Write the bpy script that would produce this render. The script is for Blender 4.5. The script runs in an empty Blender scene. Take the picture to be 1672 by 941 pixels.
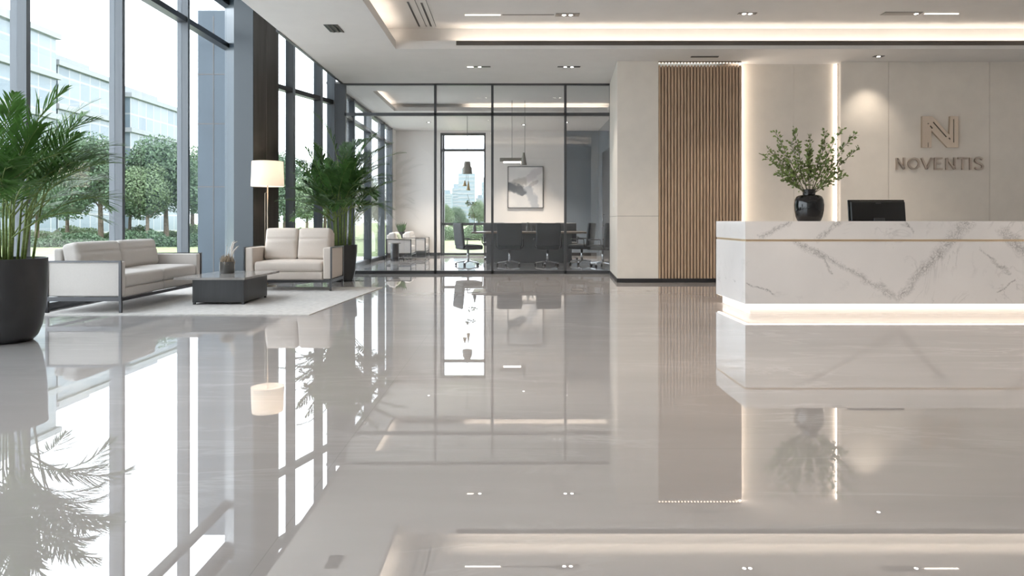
import bpy, bmesh, math, random
from mathutils import Vector, Matrix
PI = math.pi
F, CX, HY, H = 1080.0, 836.0, 361.0, 1.15      # focal length (px), vanishing point, eye height
def X_(x, d): return (x - CX) * d / F
def Z_(y, d): return H + (HY - y) * d / F
scene = bpy.context.scene
C = scene.collection

# ------------------------------------------------------------------ materials
def new_mat(name):
    m = bpy.data.materials.new(name); m.use_nodes = True
    nt = m.node_tree; nt.nodes.clear()
    out = nt.nodes.new('ShaderNodeOutputMaterial')
    return m, nt, out
def pmat(name, col, rough=0.5, metal=0.0, noise=0.0, nscale=20.0, bump=0.0, bscale=200.0, coat=0.0, coat_rough=0.03,
         stretch=None, spec=0.5, coat_ior=1.5, sss=0.0, trans=0.0):
    m, nt, out = new_mat(name)
    b = nt.nodes.new('ShaderNodeBsdfPrincipled'); nt.links.new(b.outputs[0], out.inputs[0])
    b.inputs['Base Color'].default_value = (*col, 1); b.inputs['Roughness'].default_value = rough
    b.inputs['Metallic'].default_value = metal; b.inputs['Coat Weight'].default_value = coat
    b.inputs['Coat Roughness'].default_value = coat_rough; b.inputs['Coat IOR'].default_value = coat_ior
    b.inputs['Specular IOR Level'].default_value = spec
    tc = nt.nodes.new('ShaderNodeTexCoord'); vec = tc.outputs['Object']
    if stretch:
        mp = nt.nodes.new('ShaderNodeMapping'); mp.inputs['Scale'].default_value = stretch
        nt.links.new(vec, mp.inputs[0]); vec = mp.outputs[0]
    if noise > 0:
        n = nt.nodes.new('ShaderNodeTexNoise'); n.inputs['Scale'].default_value = nscale; n.inputs['Detail'].default_value = 5
        nt.links.new(vec, n.inputs['Vector'])
        r = nt.nodes.new('ShaderNodeMapRange'); r.inputs['From Min'].default_value = .3; r.inputs['From Max'].default_value = .7
        r.inputs['To Min'].default_value = 1 - noise; r.inputs['To Max'].default_value = 1 + noise
        nt.links.new(n.outputs[0], r.inputs[0])
        mx = nt.nodes.new('ShaderNodeVectorMath'); mx.operation = 'SCALE'; mx.inputs[0].default_value = col
        nt.links.new(r.outputs[0], mx.inputs['Scale']); nt.links.new(mx.outputs[0], b.inputs['Base Color'])
    if bump > 0:
        n2 = nt.nodes.new('ShaderNodeTexNoise'); n2.inputs['Scale'].default_value = bscale; n2.inputs['Detail'].default_value = 3
        nt.links.new(vec, n2.inputs['Vector'])
        bp = nt.nodes.new('ShaderNodeBump'); bp.inputs['Strength'].default_value = bump; bp.inputs['Distance'].default_value = .004
        nt.links.new(n2.outputs[0], bp.inputs['Height']); nt.links.new(bp.outputs[0], b.inputs['Normal'])
    return m
def emat(name, col, strength):
    m, nt, out = new_mat(name)
    e = nt.nodes.new('ShaderNodeEmission'); e.inputs[0].default_value = (*col, 1); e.inputs[1].default_value = strength
    nt.links.new(e.outputs[0], out.inputs[0]); return m
def glassmat(name, tint, refl=1.0, ior=1.5):
    m, nt, out = new_mat(name)
    t = nt.nodes.new('ShaderNodeBsdfTransparent'); t.inputs[0].default_value = (*tint, 1)
    g = nt.nodes.new('ShaderNodeBsdfGlossy'); g.inputs['Roughness'].default_value = 0.0; g.inputs[0].default_value = (refl, refl, refl, 1)
    lw = nt.nodes.new('ShaderNodeLayerWeight'); lw.inputs[0].default_value = .5      # 1 - |cos|
    pw = nt.nodes.new('ShaderNodeMath'); pw.operation = 'POWER'; nt.links.new(lw.outputs['Facing'], pw.inputs[0]); pw.inputs[1].default_value = 5
    f = nt.nodes.new('ShaderNodeMath'); f.operation = 'MULTIPLY_ADD'; nt.links.new(pw.outputs[0], f.inputs[0]); f0 = ((ior-1)/(ior+1))**2
    f.inputs[1].default_value = 1-f0; f.inputs[2].default_value = f0
    mx = nt.nodes.new('ShaderNodeMixShader')
    nt.links.new(f.outputs[0], mx.inputs[0]); nt.links.new(t.outputs[0], mx.inputs[1]); nt.links.new(g.outputs[0], mx.inputs[2])
    nt.links.new(mx.outputs[0], out.inputs[0]); return m
def leafmat(name, col, rough=.45, var=.35, transl=.25):
    m, nt, out = new_mat(name)
    b = nt.nodes.new('ShaderNodeBsdfPrincipled'); b.inputs['Roughness'].default_value = rough
    t = nt.nodes.new('ShaderNodeBsdfTranslucent')
    tc = nt.nodes.new('ShaderNodeTexCoord'); n = nt.nodes.new('ShaderNodeTexNoise'); n.inputs['Scale'].default_value = 6
    nt.links.new(tc.outputs['Object'], n.inputs['Vector'])
    r = nt.nodes.new('ShaderNodeMapRange'); r.inputs['From Min'].default_value = .3; r.inputs['From Max'].default_value = .7
    r.inputs['To Min'].default_value = 1 - var; r.inputs['To Max'].default_value = 1 + var
    nt.links.new(n.outputs[0], r.inputs[0])
    mx = nt.nodes.new('ShaderNodeVectorMath'); mx.operation = 'SCALE'; mx.inputs[0].default_value = col
    nt.links.new(r.outputs[0], mx.inputs['Scale']); nt.links.new(mx.outputs[0], b.inputs['Base Color']); nt.links.new(mx.outputs[0], t.inputs[0])
    ms = nt.nodes.new('ShaderNodeMixShader'); ms.inputs[0].default_value = transl
    nt.links.new(b.outputs[0], ms.inputs[1]); nt.links.new(t.outputs[0], ms.inputs[2]); nt.links.new(ms.outputs[0], out.inputs[0])
    return m

class NB:
    """small node-building helper for patterned stone and paint"""
    def __init__(s, nt): s.nt = nt
    def n(s, t, **kw):
        x = s.nt.nodes.new(t)
        for k, v in kw.items(): setattr(x, k, v)
        return x
    def put(s, sock, v):
        if hasattr(v, 'is_linked'): s.nt.links.new(v, sock)
        else: sock.default_value = v
    def m(s, op, a, b=0.0, c=0.0, clamp=False):
        x = s.n('ShaderNodeMath', operation=op); x.use_clamp = clamp
        s.put(x.inputs[0], a); s.put(x.inputs[1], b)
        if op in ('MULTIPLY_ADD',): s.put(x.inputs[2], c)
        return x.outputs[0]
    def noise(s, vec, scale, detail=4, rough=.5, dist=0.0, col=False):
        x = s.n('ShaderNodeTexNoise'); s.nt.links.new(vec, x.inputs['Vector'])
        x.inputs['Scale'].default_value = scale; x.inputs['Detail'].default_value = detail
        x.inputs['Roughness'].default_value = rough; x.inputs['Distortion'].default_value = dist
        return x.outputs['Color' if col else 0]
    def seg(s, X, Z, a, b, w):
        """1 on the segment a-b falling to 0 at distance w (tapered smoothly)"""
        ax, az = a; bx, bz = b; L2 = (bx-ax)**2 + (bz-az)**2
        px = s.m('SUBTRACT', X, ax); pz = s.m('SUBTRACT', Z, az)
        t = s.m('DIVIDE', s.m('ADD', s.m('MULTIPLY', px, bx-ax), s.m('MULTIPLY', pz, bz-az)), L2, clamp=True)
        dx = s.m('SUBTRACT', px, s.m('MULTIPLY', t, bx-ax)); dz = s.m('SUBTRACT', pz, s.m('MULTIPLY', t, bz-az))
        d = s.m('SQRT', s.m('ADD', s.m('MULTIPLY', dx, dx), s.m('MULTIPLY', dz, dz)))
        return s.m('SUBTRACT', 1.0, s.m('DIVIDE', d, w), clamp=True)
    def mix(s, f, a, b):
        x = s.n('ShaderNodeMix', data_type='RGBA'); s.put(x.inputs[0], f)
        for sock, v in ((x.inputs[6], a), (x.inputs[7], b)):
            if hasattr(v, 'is_linked'): s.nt.links.new(v, sock)
            else: sock.default_value = (*v, 1)
        return x.outputs[2]
    def ramp(s, v, a, b):
        x = s.n('ShaderNodeMapRange'); x.clamp = True; s.put(x.inputs[0], v)
        x.inputs[1].default_value = a; x.inputs[2].default_value = b
        return x.outputs[0]

def marble_counter():
    m, nt, out = new_mat('white_marble'); k = NB(nt)
    b = k.n('ShaderNodeBsdfPrincipled'); nt.links.new(b.outputs[0], out.inputs[0])
    b.inputs['Roughness'].default_value = .22
    b.inputs['Coat Weight'].default_value = .3; b.inputs['Coat Roughness'].default_value = .06
    tc = k.n('ShaderNodeTexCoord'); v = tc.outputs['Object']
    wob = k.noise(v, 5, 6, .62, col=True)
    sub = k.n('ShaderNodeVectorMath', operation='SUBTRACT'); nt.links.new(wob, sub.inputs[0]); sub.inputs[1].default_value = (.5, .5, .5)
    sc = k.n('ShaderNodeVectorMath', operation='SCALE'); nt.links.new(sub.outputs[0], sc.inputs[0]); sc.inputs['Scale'].default_value = .22
    ad = k.n('ShaderNodeVectorMath', operation='ADD'); nt.links.new(v, ad.inputs[0]); nt.links.new(sc.outputs[0], ad.inputs[1])
    sp = k.n('ShaderNodeSeparateXYZ'); nt.links.new(ad.outputs[0], sp.inputs[0]); X, Z = sp.outputs[0], sp.outputs[2]
    D = 8.12
    def q(x, y): return (X_(x, D), Z_(y, D))
    segs = [((1298, 395), (1375, 432), .05), ((1375, 432), (1468, 488), .05), ((1468, 488), (1532, 412), .07), ((1532, 412), (1580, 366), .10),
            ((1335, 408), (1358, 446), .02), ((1240, 386), (1290, 362), .04), ((1336, 390), (1368, 362), .05), ((1638, 380), (1690, 430), .08),
            ((1600, 410), (1652, 446), .02), ((1480, 362), (1490, 380), .02), ((1222, 462), (1266, 480), .02), ((1628, 478), (1660, 460), .015)]
    wide = thin = None
    for a, c, w in segs:
        g = k.seg(X, Z, q(*a), q(*c), w*1.15); h = k.seg(X, Z, q(*a), q(*c), .011)
        wide = g if wide is None else k.m('MAXIMUM', wide, g); thin = h if thin is None else k.m('MAXIMUM', thin, h)
    def fila(scale, sharp, dist):
        x = k.m('ABSOLUTE', k.m('SUBTRACT', k.noise(v, scale, 8, .66, dist), .5))
        return k.m('SUBTRACT', 1.0, k.m('MULTIPLY', x, sharp), clamp=True)
    brk = k.ramp(k.noise(v, 11, 6, .65), .42, .62)
    web = k.m('MAXIMUM', fila(10, 40, 1.5), k.m('MULTIPLY', fila(22, 30, 1.0), .7))
    big = k.m('MULTIPLY', k.ramp(wide, .02, .7), k.m('ADD', k.m('MULTIPLY', web, .85), .07), clamp=True)
    big = k.m('MAXIMUM', big, k.m('MULTIPLY', k.m('MULTIPLY', thin, brk), .95))
    fn = k.m('ABSOLUTE', k.m('SUBTRACT', k.noise(v, 1.5, 7, .6, 1.4), .5))
    fn = k.m('MULTIPLY', k.m('SUBTRACT', 1.0, k.m('MULTIPLY', fn, 45), clamp=True), k.m('MULTIPLY', k.ramp(k.noise(v, 2.2, 3), .5, .65), .25))
    cloud = k.m('MULTIPLY', k.ramp(k.noise(v, 1.8, 5), .3, .75), .10)
    f = k.m('ADD', k.m('MULTIPLY', big, .85), k.m('ADD', fn, cloud), clamp=True)
    c = k.mix(f, (.80, .765, .745), (.22, .205, .20)); nt.links.new(c, b.inputs['Base Color'])
    return m
def floor_mat():
    m, nt, out = new_mat('polished_floor'); k = NB(nt)
    b = k.n('ShaderNodeBsdfPrincipled'); nt.links.new(b.outputs[0], out.inputs[0])
    b.inputs['Roughness'].default_value = .6; b.inputs['Specular IOR Level'].default_value = .1
    b.inputs['Coat Weight'].default_value = 1; b.inputs['Coat Roughness'].default_value = .004; b.inputs['Coat IOR'].default_value = FLOOR_IOR
    tc = k.n('ShaderNodeTexCoord'); v = tc.outputs['Object']
    mp = k.n('ShaderNodeMapping'); nt.links.new(v, mp.inputs[0]); mp.inputs['Rotation'].default_value = (0, 0, .55); mp.inputs['Scale'].default_value = (.35, 1.6, 1)
    vein = k.m('ABSOLUTE', k.m('SUBTRACT', k.noise(mp.outputs[0], 1.6, 8, .62, .8), .5))
    vein = k.m('MULTIPLY', k.m('SUBTRACT', 1.0, k.m('MULTIPLY', vein, 30), clamp=True), k.ramp(k.noise(v, .8, 3), .45, .7))
    cl = k.ramp(k.noise(mp.outputs[0], 1.1, 6, .6), .3, .7)
    gr = k.ramp(k.noise(v, 140, 3, .7), .3, .7)
    base = k.mix(cl, (.345, .323, .319), (.40, .377, .373))
    base = k.mix(k.m('MULTIPLY', gr, .25), base, (.37, .345, .335))
    base = k.mix(k.m('MULTIPLY', vein, .35), base, (.62, .60, .58))
    # hairline joints between large slabs
    sp = k.n('ShaderNodeSeparateXYZ'); nt.links.new(v, sp.inputs[0])
    def joint(o, per, off):
        fr = k.m('FRACT', k.m('DIVIDE', k.m('ADD', o, off), per))
        return k.m('LESS_THAN', k.m('ABSOLUTE', k.m('SUBTRACT', fr, .5)), .0016 / per)
    j = k.m('MAXIMUM', joint(sp.outputs[0], 6.0, 3.85), joint(sp.outputs[1], 6.0, -.34))
    base = k.mix(k.m('MULTIPLY', j, .35), base, (.2, .19, .185))
    nt.links.new(base, b.inputs['Base Color'])
    return m
def painting_mat():
    m, nt, out = new_mat('abstract_canvas'); k = NB(nt)
    b = k.n('ShaderNodeBsdfPrincipled'); nt.links.new(b.outputs[0], out.inputs[0]); b.inputs['Roughness'].default_value = .7
    tc = k.n('ShaderNodeTexCoord'); v = tc.outputs['Object']
    wob = k.noise(v, 3.5, 5, .6, col=True)
    sub = k.n('ShaderNodeVectorMath', operation='SUBTRACT'); nt.links.new(wob, sub.inputs[0]); sub.inputs[1].default_value = (.5, .5, .5)
    sc = k.n('ShaderNodeVectorMath', operation='SCALE'); nt.links.new(sub.outputs[0], sc.inputs[0]); sc.inputs['Scale'].default_value = .35
    ad = k.n('ShaderNodeVectorMath', operation='ADD'); nt.links.new(v, ad.inputs[0]); nt.links.new(sc.outputs[0], ad.inputs[1])
    sp = k.n('ShaderNodeSeparateXYZ'); nt.links.new(ad.outputs[0], sp.inputs[0]); X, Z = sp.outputs[0], sp.outputs[2]
    c = k.mix(k.ramp(k.noise(v, 2.2, 4), .35, .7), (.80, .78, .76), (.70, .69, .69))
    for a, e, w, col, s in [((.1, .3), (.5, .6), .16, (.55, .50, .52), .6), ((-.55, .02), (-.1, .18), .20, (.42, .40, .38), .8),
                            ((.15, .05), (.35, .2), .1, (.40, .37, .37), .6), ((.1, -.1), (.3, -.6), .20, (.36, .39, .44), .75),
                            ((-.58, .06), (-.1, -.14), .17, (.10, .115, .135), .95), ((-.3, -.3), (0, -.55), .2, (.62, .62, .63), .5)]:
        c = k.mix(k.m('MULTIPLY', k.ramp(k.seg(X, Z, a, e, w), .08, .42), s), c, col)
    nt.links.new(c, b.inputs['Base Color']); return m
def facade_mat():
    """curtain wall: panes framed by pale mullions, each pane its own tint"""
    m, nt, out = new_mat('curtain_wall'); k = NB(nt)
    b = k.n('ShaderNodeBsdfPrincipled'); nt.links.new(b.outputs[0], out.inputs[0]); b.inputs['Roughness'].default_value = .15
    tc = k.n('ShaderNodeTexCoord'); sp = k.n('ShaderNodeSeparateXYZ'); nt.links.new(tc.outputs['Object'], sp.inputs[0])
    u = k.m('ADD', sp.outputs[0], sp.outputs[1]); z = sp.outputs[2]
    cu = k.m('FLOOR', k.m('DIVIDE', u, 1.6)); cz = k.m('FLOOR', k.m('DIVIDE', z, 1.9))
    cb = k.n('ShaderNodeCombineXYZ'); nt.links.new(cu, cb.inputs[0]); nt.links.new(cz, cb.inputs[1])
    wn = k.n('ShaderNodeTexWhiteNoise'); nt.links.new(cb.outputs[0], wn.inputs[0])
    big = k.noise(tc.outputs['Object'], .12, 2)
    t = k.m('ADD', k.m('MULTIPLY', wn.outputs[0], .5), k.m('MULTIPLY', big, .7), clamp=True)
    c = k.mix(t, (.085, .125, .165), (.21, .245, .27))
    fu = k.m('LESS_THAN', k.m('FRACT', k.m('DIVIDE', u, 1.6)), .09); fz = k.m('LESS_THAN', k.m('FRACT', k.m('DIVIDE', z, 1.9)), .10)
    c = k.mix(k.m('MAXIMUM', fu, fz), c, (.26, .275, .285))
    nt.links.new(c, b.inputs['Base Color']); return m

FLOOR_IOR = 3.2
WARM = (1.0, .86, .715)
M = dict(
    floor=floor_mat(), marble=marble_counter(), painting=painting_mat(), facade=facade_mat(),
    ceiling=pmat('white_plaster', (.66, .645, .63), .8, noise=.02, nscale=3),
    wall=pmat('beige_wall_panel', (.70, .65, .585), .38, noise=.03, nscale=4, bump=.03, bscale=60),
    wall_white=pmat('white_wall_paint', (.80, .765, .735), .6, noise=.02, nscale=3),
    gap=pmat('shadow_joint', (.12, .105, .095), .8),
    slat=pmat('oak_slats', (.45, .315, .212), .5, noise=.22, nscale=9, stretch=(6, 6, .35)),
    slat_back=pmat('slat_backing', (.17, .115, .08), .8),
    black_base=pmat('dark_baseboard', (.02, .02, .022), .35),
    alu=pmat('anodised_aluminium', (.115, .126, .138), .4, metal=.3, noise=.05, nscale=4, stretch=(8, 8, .4)),
    alu_lit=pmat('aluminium_lit', (.24, .26, .28), .4, metal=.3, noise=.05, nscale=4, stretch=(8, 8, .4)),  # window aluminium lightened in colour so the shaded slanted mullions look daylit
    dark_metal=pmat('dark_bronze_frame', (.085, .088, .094), .35, metal=.6),
    column=pmat('dark_column_cladding', (.085, .076, .069), .36, metal=.3, spec=.3, noise=.15, nscale=3, stretch=(4, 4, .3)),
    glass=glassmat('clear_window_glass', (.965, .982, .992)),
    glass_part=glassmat('partition_glass', (.965, .97, .972), ior=1.52),
    tableware=glassmat('clear_tableware', (.80, .82, .83)),
    grey_glass=pmat('blue_grey_glass_panel', (.17, .20, .235), .12, coat=.5),
    dark_door=pmat('dark_door_leaf', (.035, .036, .040), .3),
    fabric=pmat('cream_upholstery', (.63, .555, .495), .85, noise=.02, nscale=60, bump=.12, bscale=600),
    fabric_grey=pmat('light_grey_upholstery', (.60, .56, .53), .85, noise=.02, nscale=60, bump=.12, bscale=600),
    sofa_metal=pmat('gunmetal_frame', (.10, .10, .105), .32, metal=.8),
    rug=pmat('pale_rug', (.60, .575, .555), .95, noise=.10, nscale=14, bump=.5, bscale=350),
    table_base=pmat('graphite_table_base', (.058, .058, .060), .35, metal=.35, noise=.08, nscale=5, stretch=(6, 6, .5)),
    stone=pmat('grey_stone_top', (.33, .31, .295), .15, noise=.12, nscale=9, coat=.3),
    lamp_metal=pmat('brass_lamp_pole', (.36, .30, .23), .3, metal=.9),
    pot=pmat('charcoal_planter', (.028, .028, .030), .33, noise=.1, nscale=6),
    soil=pmat('potting_soil', (.03, .022, .016), .95, noise=.4, nscale=40, bump=.6, bscale=80),
    palm=leafmat('palm_leaf', (.075, .17, .038)),
    palm_dark=leafmat('dark_palm_leaf', (.068, .155, .040)),
    cane=pmat('palm_cane', (.16, .22, .055), .5, noise=.3, nscale=14, stretch=(1, 1, 4)),
    branch=pmat('green_twig', (.10, .10, .045), .6),
    sprig=leafmat('sprig_leaf', (.19, .26, .08)),
    vase=pmat('black_glazed_ceramic', (.004, .004, .005), .05, spec=.55),
    gold=pmat('brushed_gold', (.90, .70, .48), .35, metal=1),
    sign=pmat('brushed_bronze_sign', (.64, .55, .46), .26, metal=1, noise=.06, nscale=30, stretch=(10, 10, .6)),
    sign_letter=pmat('darker_bronze_letters', (.52, .45, .39), .28, metal=1),
    front_shade=pmat('column_face_shade', (.022, .030, .037), .35, metal=.2),  # same column cladding, with shade and bluish daylight put into the colour
    sign_groove=pmat('dark_sign_groove', (.09, .075, .06), .5, metal=.5),
    black_plastic=pmat('black_plastic', (.012, .012, .013), .32),
    black_gloss=pmat('black_gloss', (.004, .004, .005), .1),
    chair=pmat('charcoal_chair_upholstery', (.033, .037, .043), .6, bump=.1),
    chrome=pmat('polished_chrome', (.62, .62, .63), .15, metal=1),
    wood_top=pmat('walnut_table_top', (.24, .185, .15), .3, noise=.15, nscale=8, stretch=(.4, 6, 6)),
    grey_base=pmat('grey_table_panel', (.105, .113, .122), .4),
    led=emat('warm_led', WARM, 13), led_cove=emat('warm_led_cove', WARM, 8.5), led_soft=emat('warm_led_soft', WARM, 5), led_strong=emat('warm_led_strong', (1, .74, .50), 3.0),
    lens=emat('downlight_lens', (1, .93, .84), 14),
    grille=pmat('bronze_grille', (.13, .115, .10), .5, metal=.3),
    plaza=pmat('pale_paving', (.62, .62, .61), .8, noise=.06, nscale=.8),
    lawn=pmat('lawn_grass', (.22, .27, .12), .95, noise=.25, nscale=2),
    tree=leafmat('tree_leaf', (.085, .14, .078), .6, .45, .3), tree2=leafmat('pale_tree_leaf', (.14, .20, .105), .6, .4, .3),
    bark=pmat('bark', (.13, .10, .075), .9, noise=.3, nscale=10),
    concrete=pmat('pale_concrete', (.25, .265, .28), .7),
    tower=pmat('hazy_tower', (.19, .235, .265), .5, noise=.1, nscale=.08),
    pier=pmat('blue_grey_cladding', (.05, .066, .082), .3, metal=.3, noise=.1, nscale=1.2, stretch=(1, 1, .5)),
    dry=pmat('dried_grass', (.36, .28, .20), .9, noise=.3, nscale=30),
    dry_pale=pmat('pale_dried_twig', (.66, .60, .54), .8),
    smoke=pmat('smoked_glass_jar', (.09, .085, .08), .1, coat=.6),
    amber=pmat('amber_glass', (.55, .38, .16), .15), taupe=pmat('taupe_metal_shade', (.30, .275, .24), .4, metal=.3),
    green_cushion=pmat('pale_green_cushion', (.52, .58, .42), .9), brown=pmat('brown_leather', (.20, .15, .12), .6),
    white_plastic=pmat('white_plastic', (.75, .74, .72), .4),
)
# lamp shade: woven cloth that lets the bulb shine through
m, nt, out = new_mat('linen_shade')
_d = nt.nodes.new('ShaderNodeBsdfDiffuse'); _d.inputs[0].default_value = (.82, .79, .75, 1)
_t = nt.nodes.new('ShaderNodeBsdfTranslucent'); _t.inputs[0].default_value = (.82, .77, .70, 1)
_x = nt.nodes.new('ShaderNodeMixShader'); _x.inputs[0].default_value = .5
nt.links.new(_d.outputs[0], _x.inputs[1]); nt.links.new(_t.outputs[0], _x.inputs[2]); nt.links.new(_x.outputs[0], out.inputs[0]); M['shade'] = m

# ------------------------------------------------------------------ mesh helpers
class MB:
    def __init__(s, mat=None): s.bm = bmesh.new(); s.T = mat or Matrix()
    def v(s, p): return s.bm.verts.new(s.T @ Vector(p))
    def f(s, vs):
        try: return s.bm.faces.new(vs)
        except ValueError: return None
    def box(s, x0, x1, y0, y1, z0, z1):
        v = [s.v((x, y, z)) for z in (z0, z1) for y in (y0, y1) for x in (x0, x1)]
        for q in ((0,2,3,1),(4,5,7,6),(0,1,5,4),(2,6,7,3),(0,4,6,2),(1,3,7,5)): s.f([v[i] for i in q])
        return s
    def bbox(s, x0, x1, y0, y1, z0, z1, r=.01): return s.rbox(((x0+x1)/2, (y0+y1)/2, (z0+z1)/2), (x1-x0, y1-y0, z1-z0), r)
    def prism(s, poly, z0, z1, axis='z'):
        def P(a, b, c): return (a, b, c) if axis == 'z' else ((a, c, b) if axis == 'y' else (c, a, b))
        lo = [s.v(P(a, b, z0)) for a, b in poly]; hi = [s.v(P(a, b, z1)) for a, b in poly]; n = len(poly)
        s.f(lo[::-1]); s.f(hi)
        for i in range(n): s.f([lo[i], lo[(i+1)%n], hi[(i+1)%n], hi[i]])
        return s
    def bar(s, a, b, w, h, up=(0,0,1)):
        """rectangular bar from a to b"""
        a, b = Vector(a), Vector(b); d = (b-a).normalized(); u = Vector(up)
        if abs(d.dot(u)) > .99: u = Vector((0,1,0))
        sd = d.cross(u).normalized(); u = sd.cross(d)
        o = [(-w/2,-h/2),(w/2,-h/2),(w/2,h/2),(-w/2,h/2)]
        A = [s.v(a+sd*i+u*j) for i, j in o]; B = [s.v(b+sd*i+u*j) for i, j in o]
        s.f(A[::-1]); s.f(B)
        for i in range(4): s.f([A[i], A[(i+1)%4], B[(i+1)%4], B[i]])
        return s
    def tube(s, pts, r, seg=8):
        pts = [Vector(p) for p in pts]; n = len(pts); R = r if isinstance(r, (list, tuple)) else [r]*n
        prev = None; rings = []
        for i, p in enumerate(pts):
            d = (pts[min(i+1,n-1)] - pts[max(i-1,0)]).normalized()
            u = prev if prev is not None else (Vector((0,0,1)) if abs(d.z) < .9 else Vector((1,0,0)))
            a = d.cross(u)
            if a.length < 1e-6: a = d.cross(Vector((.3,.5,.8)))
            a.normalize(); u = a.cross(d).normalized(); prev = u
            rings.append([s.v(p + (a*math.cos(2*PI*k/seg) + u*math.sin(2*PI*k/seg))*R[i]) for k in range(seg)])
        for i in range(n-1):
            for k in range(seg): s.f([rings[i][k], rings[i][(k+1)%seg], rings[i+1][(k+1)%seg], rings[i+1][k]])
        s.f(rings[0][::-1]); s.f(rings[-1]); return s
    def lathe(s, prof, c=(0,0,0), seg=32, cap=True):
        rings = []
        for r, z in prof:
            rings.append([s.v((c[0]+r*math.cos(2*PI*k/seg), c[1]+r*math.sin(2*PI*k/seg), c[2]+z)) for k in range(seg)] if r > 1e-5 else [s.v((c[0], c[1], c[2]+z))])
        for a, b in zip(rings, rings[1:]):
            for k in range(seg):
                k2 = (k+1)%seg
                if len(a) == 1 and len(b) == 1: continue
                if len(a) == 1: s.f([a[0], b[k2], b[k]])
                elif len(b) == 1: s.f([a[k], a[k2], b[0]])
                else: s.f([a[k], a[k2], b[k2], b[k]])
        if cap:
            if len(rings[0]) > 1: s.f(rings[0][::-1])
            if len(rings[-1]) > 1: s.f(rings[-1])
        return s
    def rbox(s, c, size, r=.03, puff=(0,0,0), k=3, m=6, R=None):
        """rounded box; puff bulges the faces along x, y, z"""
        a = [x/2 for x in size]; r = min(r, min(a)*.98)
        nodes = []
        for h in a:
            t = [r*math.tan(PI/4*i/k) for i in range(k+1)]
            inner = [-(h-r) + 2*(h-r)*i/m for i in range(m+1)]
            nodes.append([-(h-r)-x for x in t[::-1]][:-1] + inner + [(h-r)+x for x in t][1:])
        cache = {}
        def pt(p):
            key = tuple(round(x, 6) for x in p)
            if key in cache: return cache[key]
            inn = [max(-(a[i]-r), min(a[i]-r, p[i])) for i in range(3)]
            dv = Vector([p[i]-inn[i] for i in range(3)])
            if dv.length > 1e-9: dv = dv.normalized()*r
            q = Vector(inn) + dv
            n = [q[i]/a[i] for i in range(3)]
            o = Vector(q)
            for i in range(3):
                j, l = (i+1)%3, (i+2)%3
                o[i] += puff[i]*n[i]*(1-n[j]**2)*(1-n[l]**2)
            if R is not None: o = R @ o
            cache[key] = s.v(o + Vector(c)); return cache[key]
        for i in range(3):
            j, l = (i+1)%3, (i+2)%3
            for sg in (-1, 1):
                for ja in range(len(nodes[j])-1):
                    for la in range(len(nodes[l])-1):
                        q = []
                        for jj, ll in ((ja,la),(ja+1,la),(ja+1,la+1),(ja,la+1)):
                            p = [0,0,0]; p[i] = sg*a[i]; p[j] = nodes[j][jj]; p[l] = nodes[l][ll]; q.append(pt(p))
                        if sg < 0: q = q[::-1]
                        s.f(q)
        return s
    def build(s, name, mat, parent=None, smooth=False, **props):
        me = bpy.data.meshes.new(name)
        bmesh.ops.recalc_face_normals(s.bm, faces=s.bm.faces)
        s.bm.to_mesh(me); s.bm.free(); me.materials.append(M[mat])
        if smooth:
            me.polygons.foreach_set('use_smooth', [True]*len(me.polygons))
            if smooth == 'auto': me.set_sharp_from_angle(angle=math.radians(40))
        o = bpy.data.objects.new(name, me); C.objects.link(o)
        if parent: o.parent = parent
        for kk, vv in props.items(): o[kk] = vv
        return o
def thing(name, label, cat, loc=(0,0,0), rz=0, group=None):
    o = bpy.data.objects.new(name, None); C.objects.link(o); o.empty_display_size = .1
    o.location = loc; o.rotation_euler = (0, 0, rz); o['label'] = label; o['category'] = cat
    if group: o['group'] = group
    return o
def tag(o, label, cat, group=None):
    o['label'] = label; o['category'] = cat
    if group: o['group'] = group
    return o
def struct(mb, name, mat, parent=None, smooth=False):
    o = mb.build(name, mat, parent, smooth)
    if not parent: o['kind'] = 'structure'
    return o
def copy_tree(o, parent=None):
    c = o.copy(); C.objects.link(c)
    if parent: c.parent = parent
    for ch in list(o.children): copy_tree(ch, c)
    return c
def light(name, kind, loc, energy, col=WARM, rot=(0,0,0), **kw):
    l = bpy.data.lights.new(name, kind); l.energy = energy; l.color = col
    for k, v in kw.items(): setattr(l, k, v)
    o = bpy.data.objects.new(name, l); C.objects.link(o); o.location = loc; o.rotation_euler = rot; return o

# ------------------------------------------------------------------ main dimensions
ZC = H + 2.987            # ceiling
ZU = H + 3.40             # raised tray ceiling
ZT = 6.05                 # tall perimeter strip
WX = -5.9                 # inner face of the tall window bay
PY = 14.4                 # glass partition
BY = 21.9                 # back wall of the meeting room
RY = 12.35                # reception wall
EDGE = -3.66              # edge of the lowered ceiling
MX = -3.85                # meeting room window wall
YB, XR = -3.0, 10.5       # wall behind, wall on the right
cA, cB = Vector((-4.69, 12.0)), Vector((-3.85, 14.4))     # slanted glazing: column corner -> partition corner
sdir = (cB - cA).normalized(); snorm = Vector((-sdir.y, sdir.x))      # outwards
def slant(px):
    """point of the slanted glazing seen at image column px"""
    k = (px - CX) / F
    t = (k*cA.y - cA.x) / (sdir.x - k*sdir.y)
    return cA + sdir*t

# ------------------------------------------------------------------ floor, ceilings, walls
fl = MB(); fl.prism([(WX-.1, YB), (XR, YB), (XR, RY+1.5), (2.9, BY+.1), (MX-.1, BY+.1), (MX-.12, PY), (cA.x-.35, cA.y+.9), (WX-.1, 14.1)], -.12, 0)
struct(fl, 'floor', 'floor')

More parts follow.
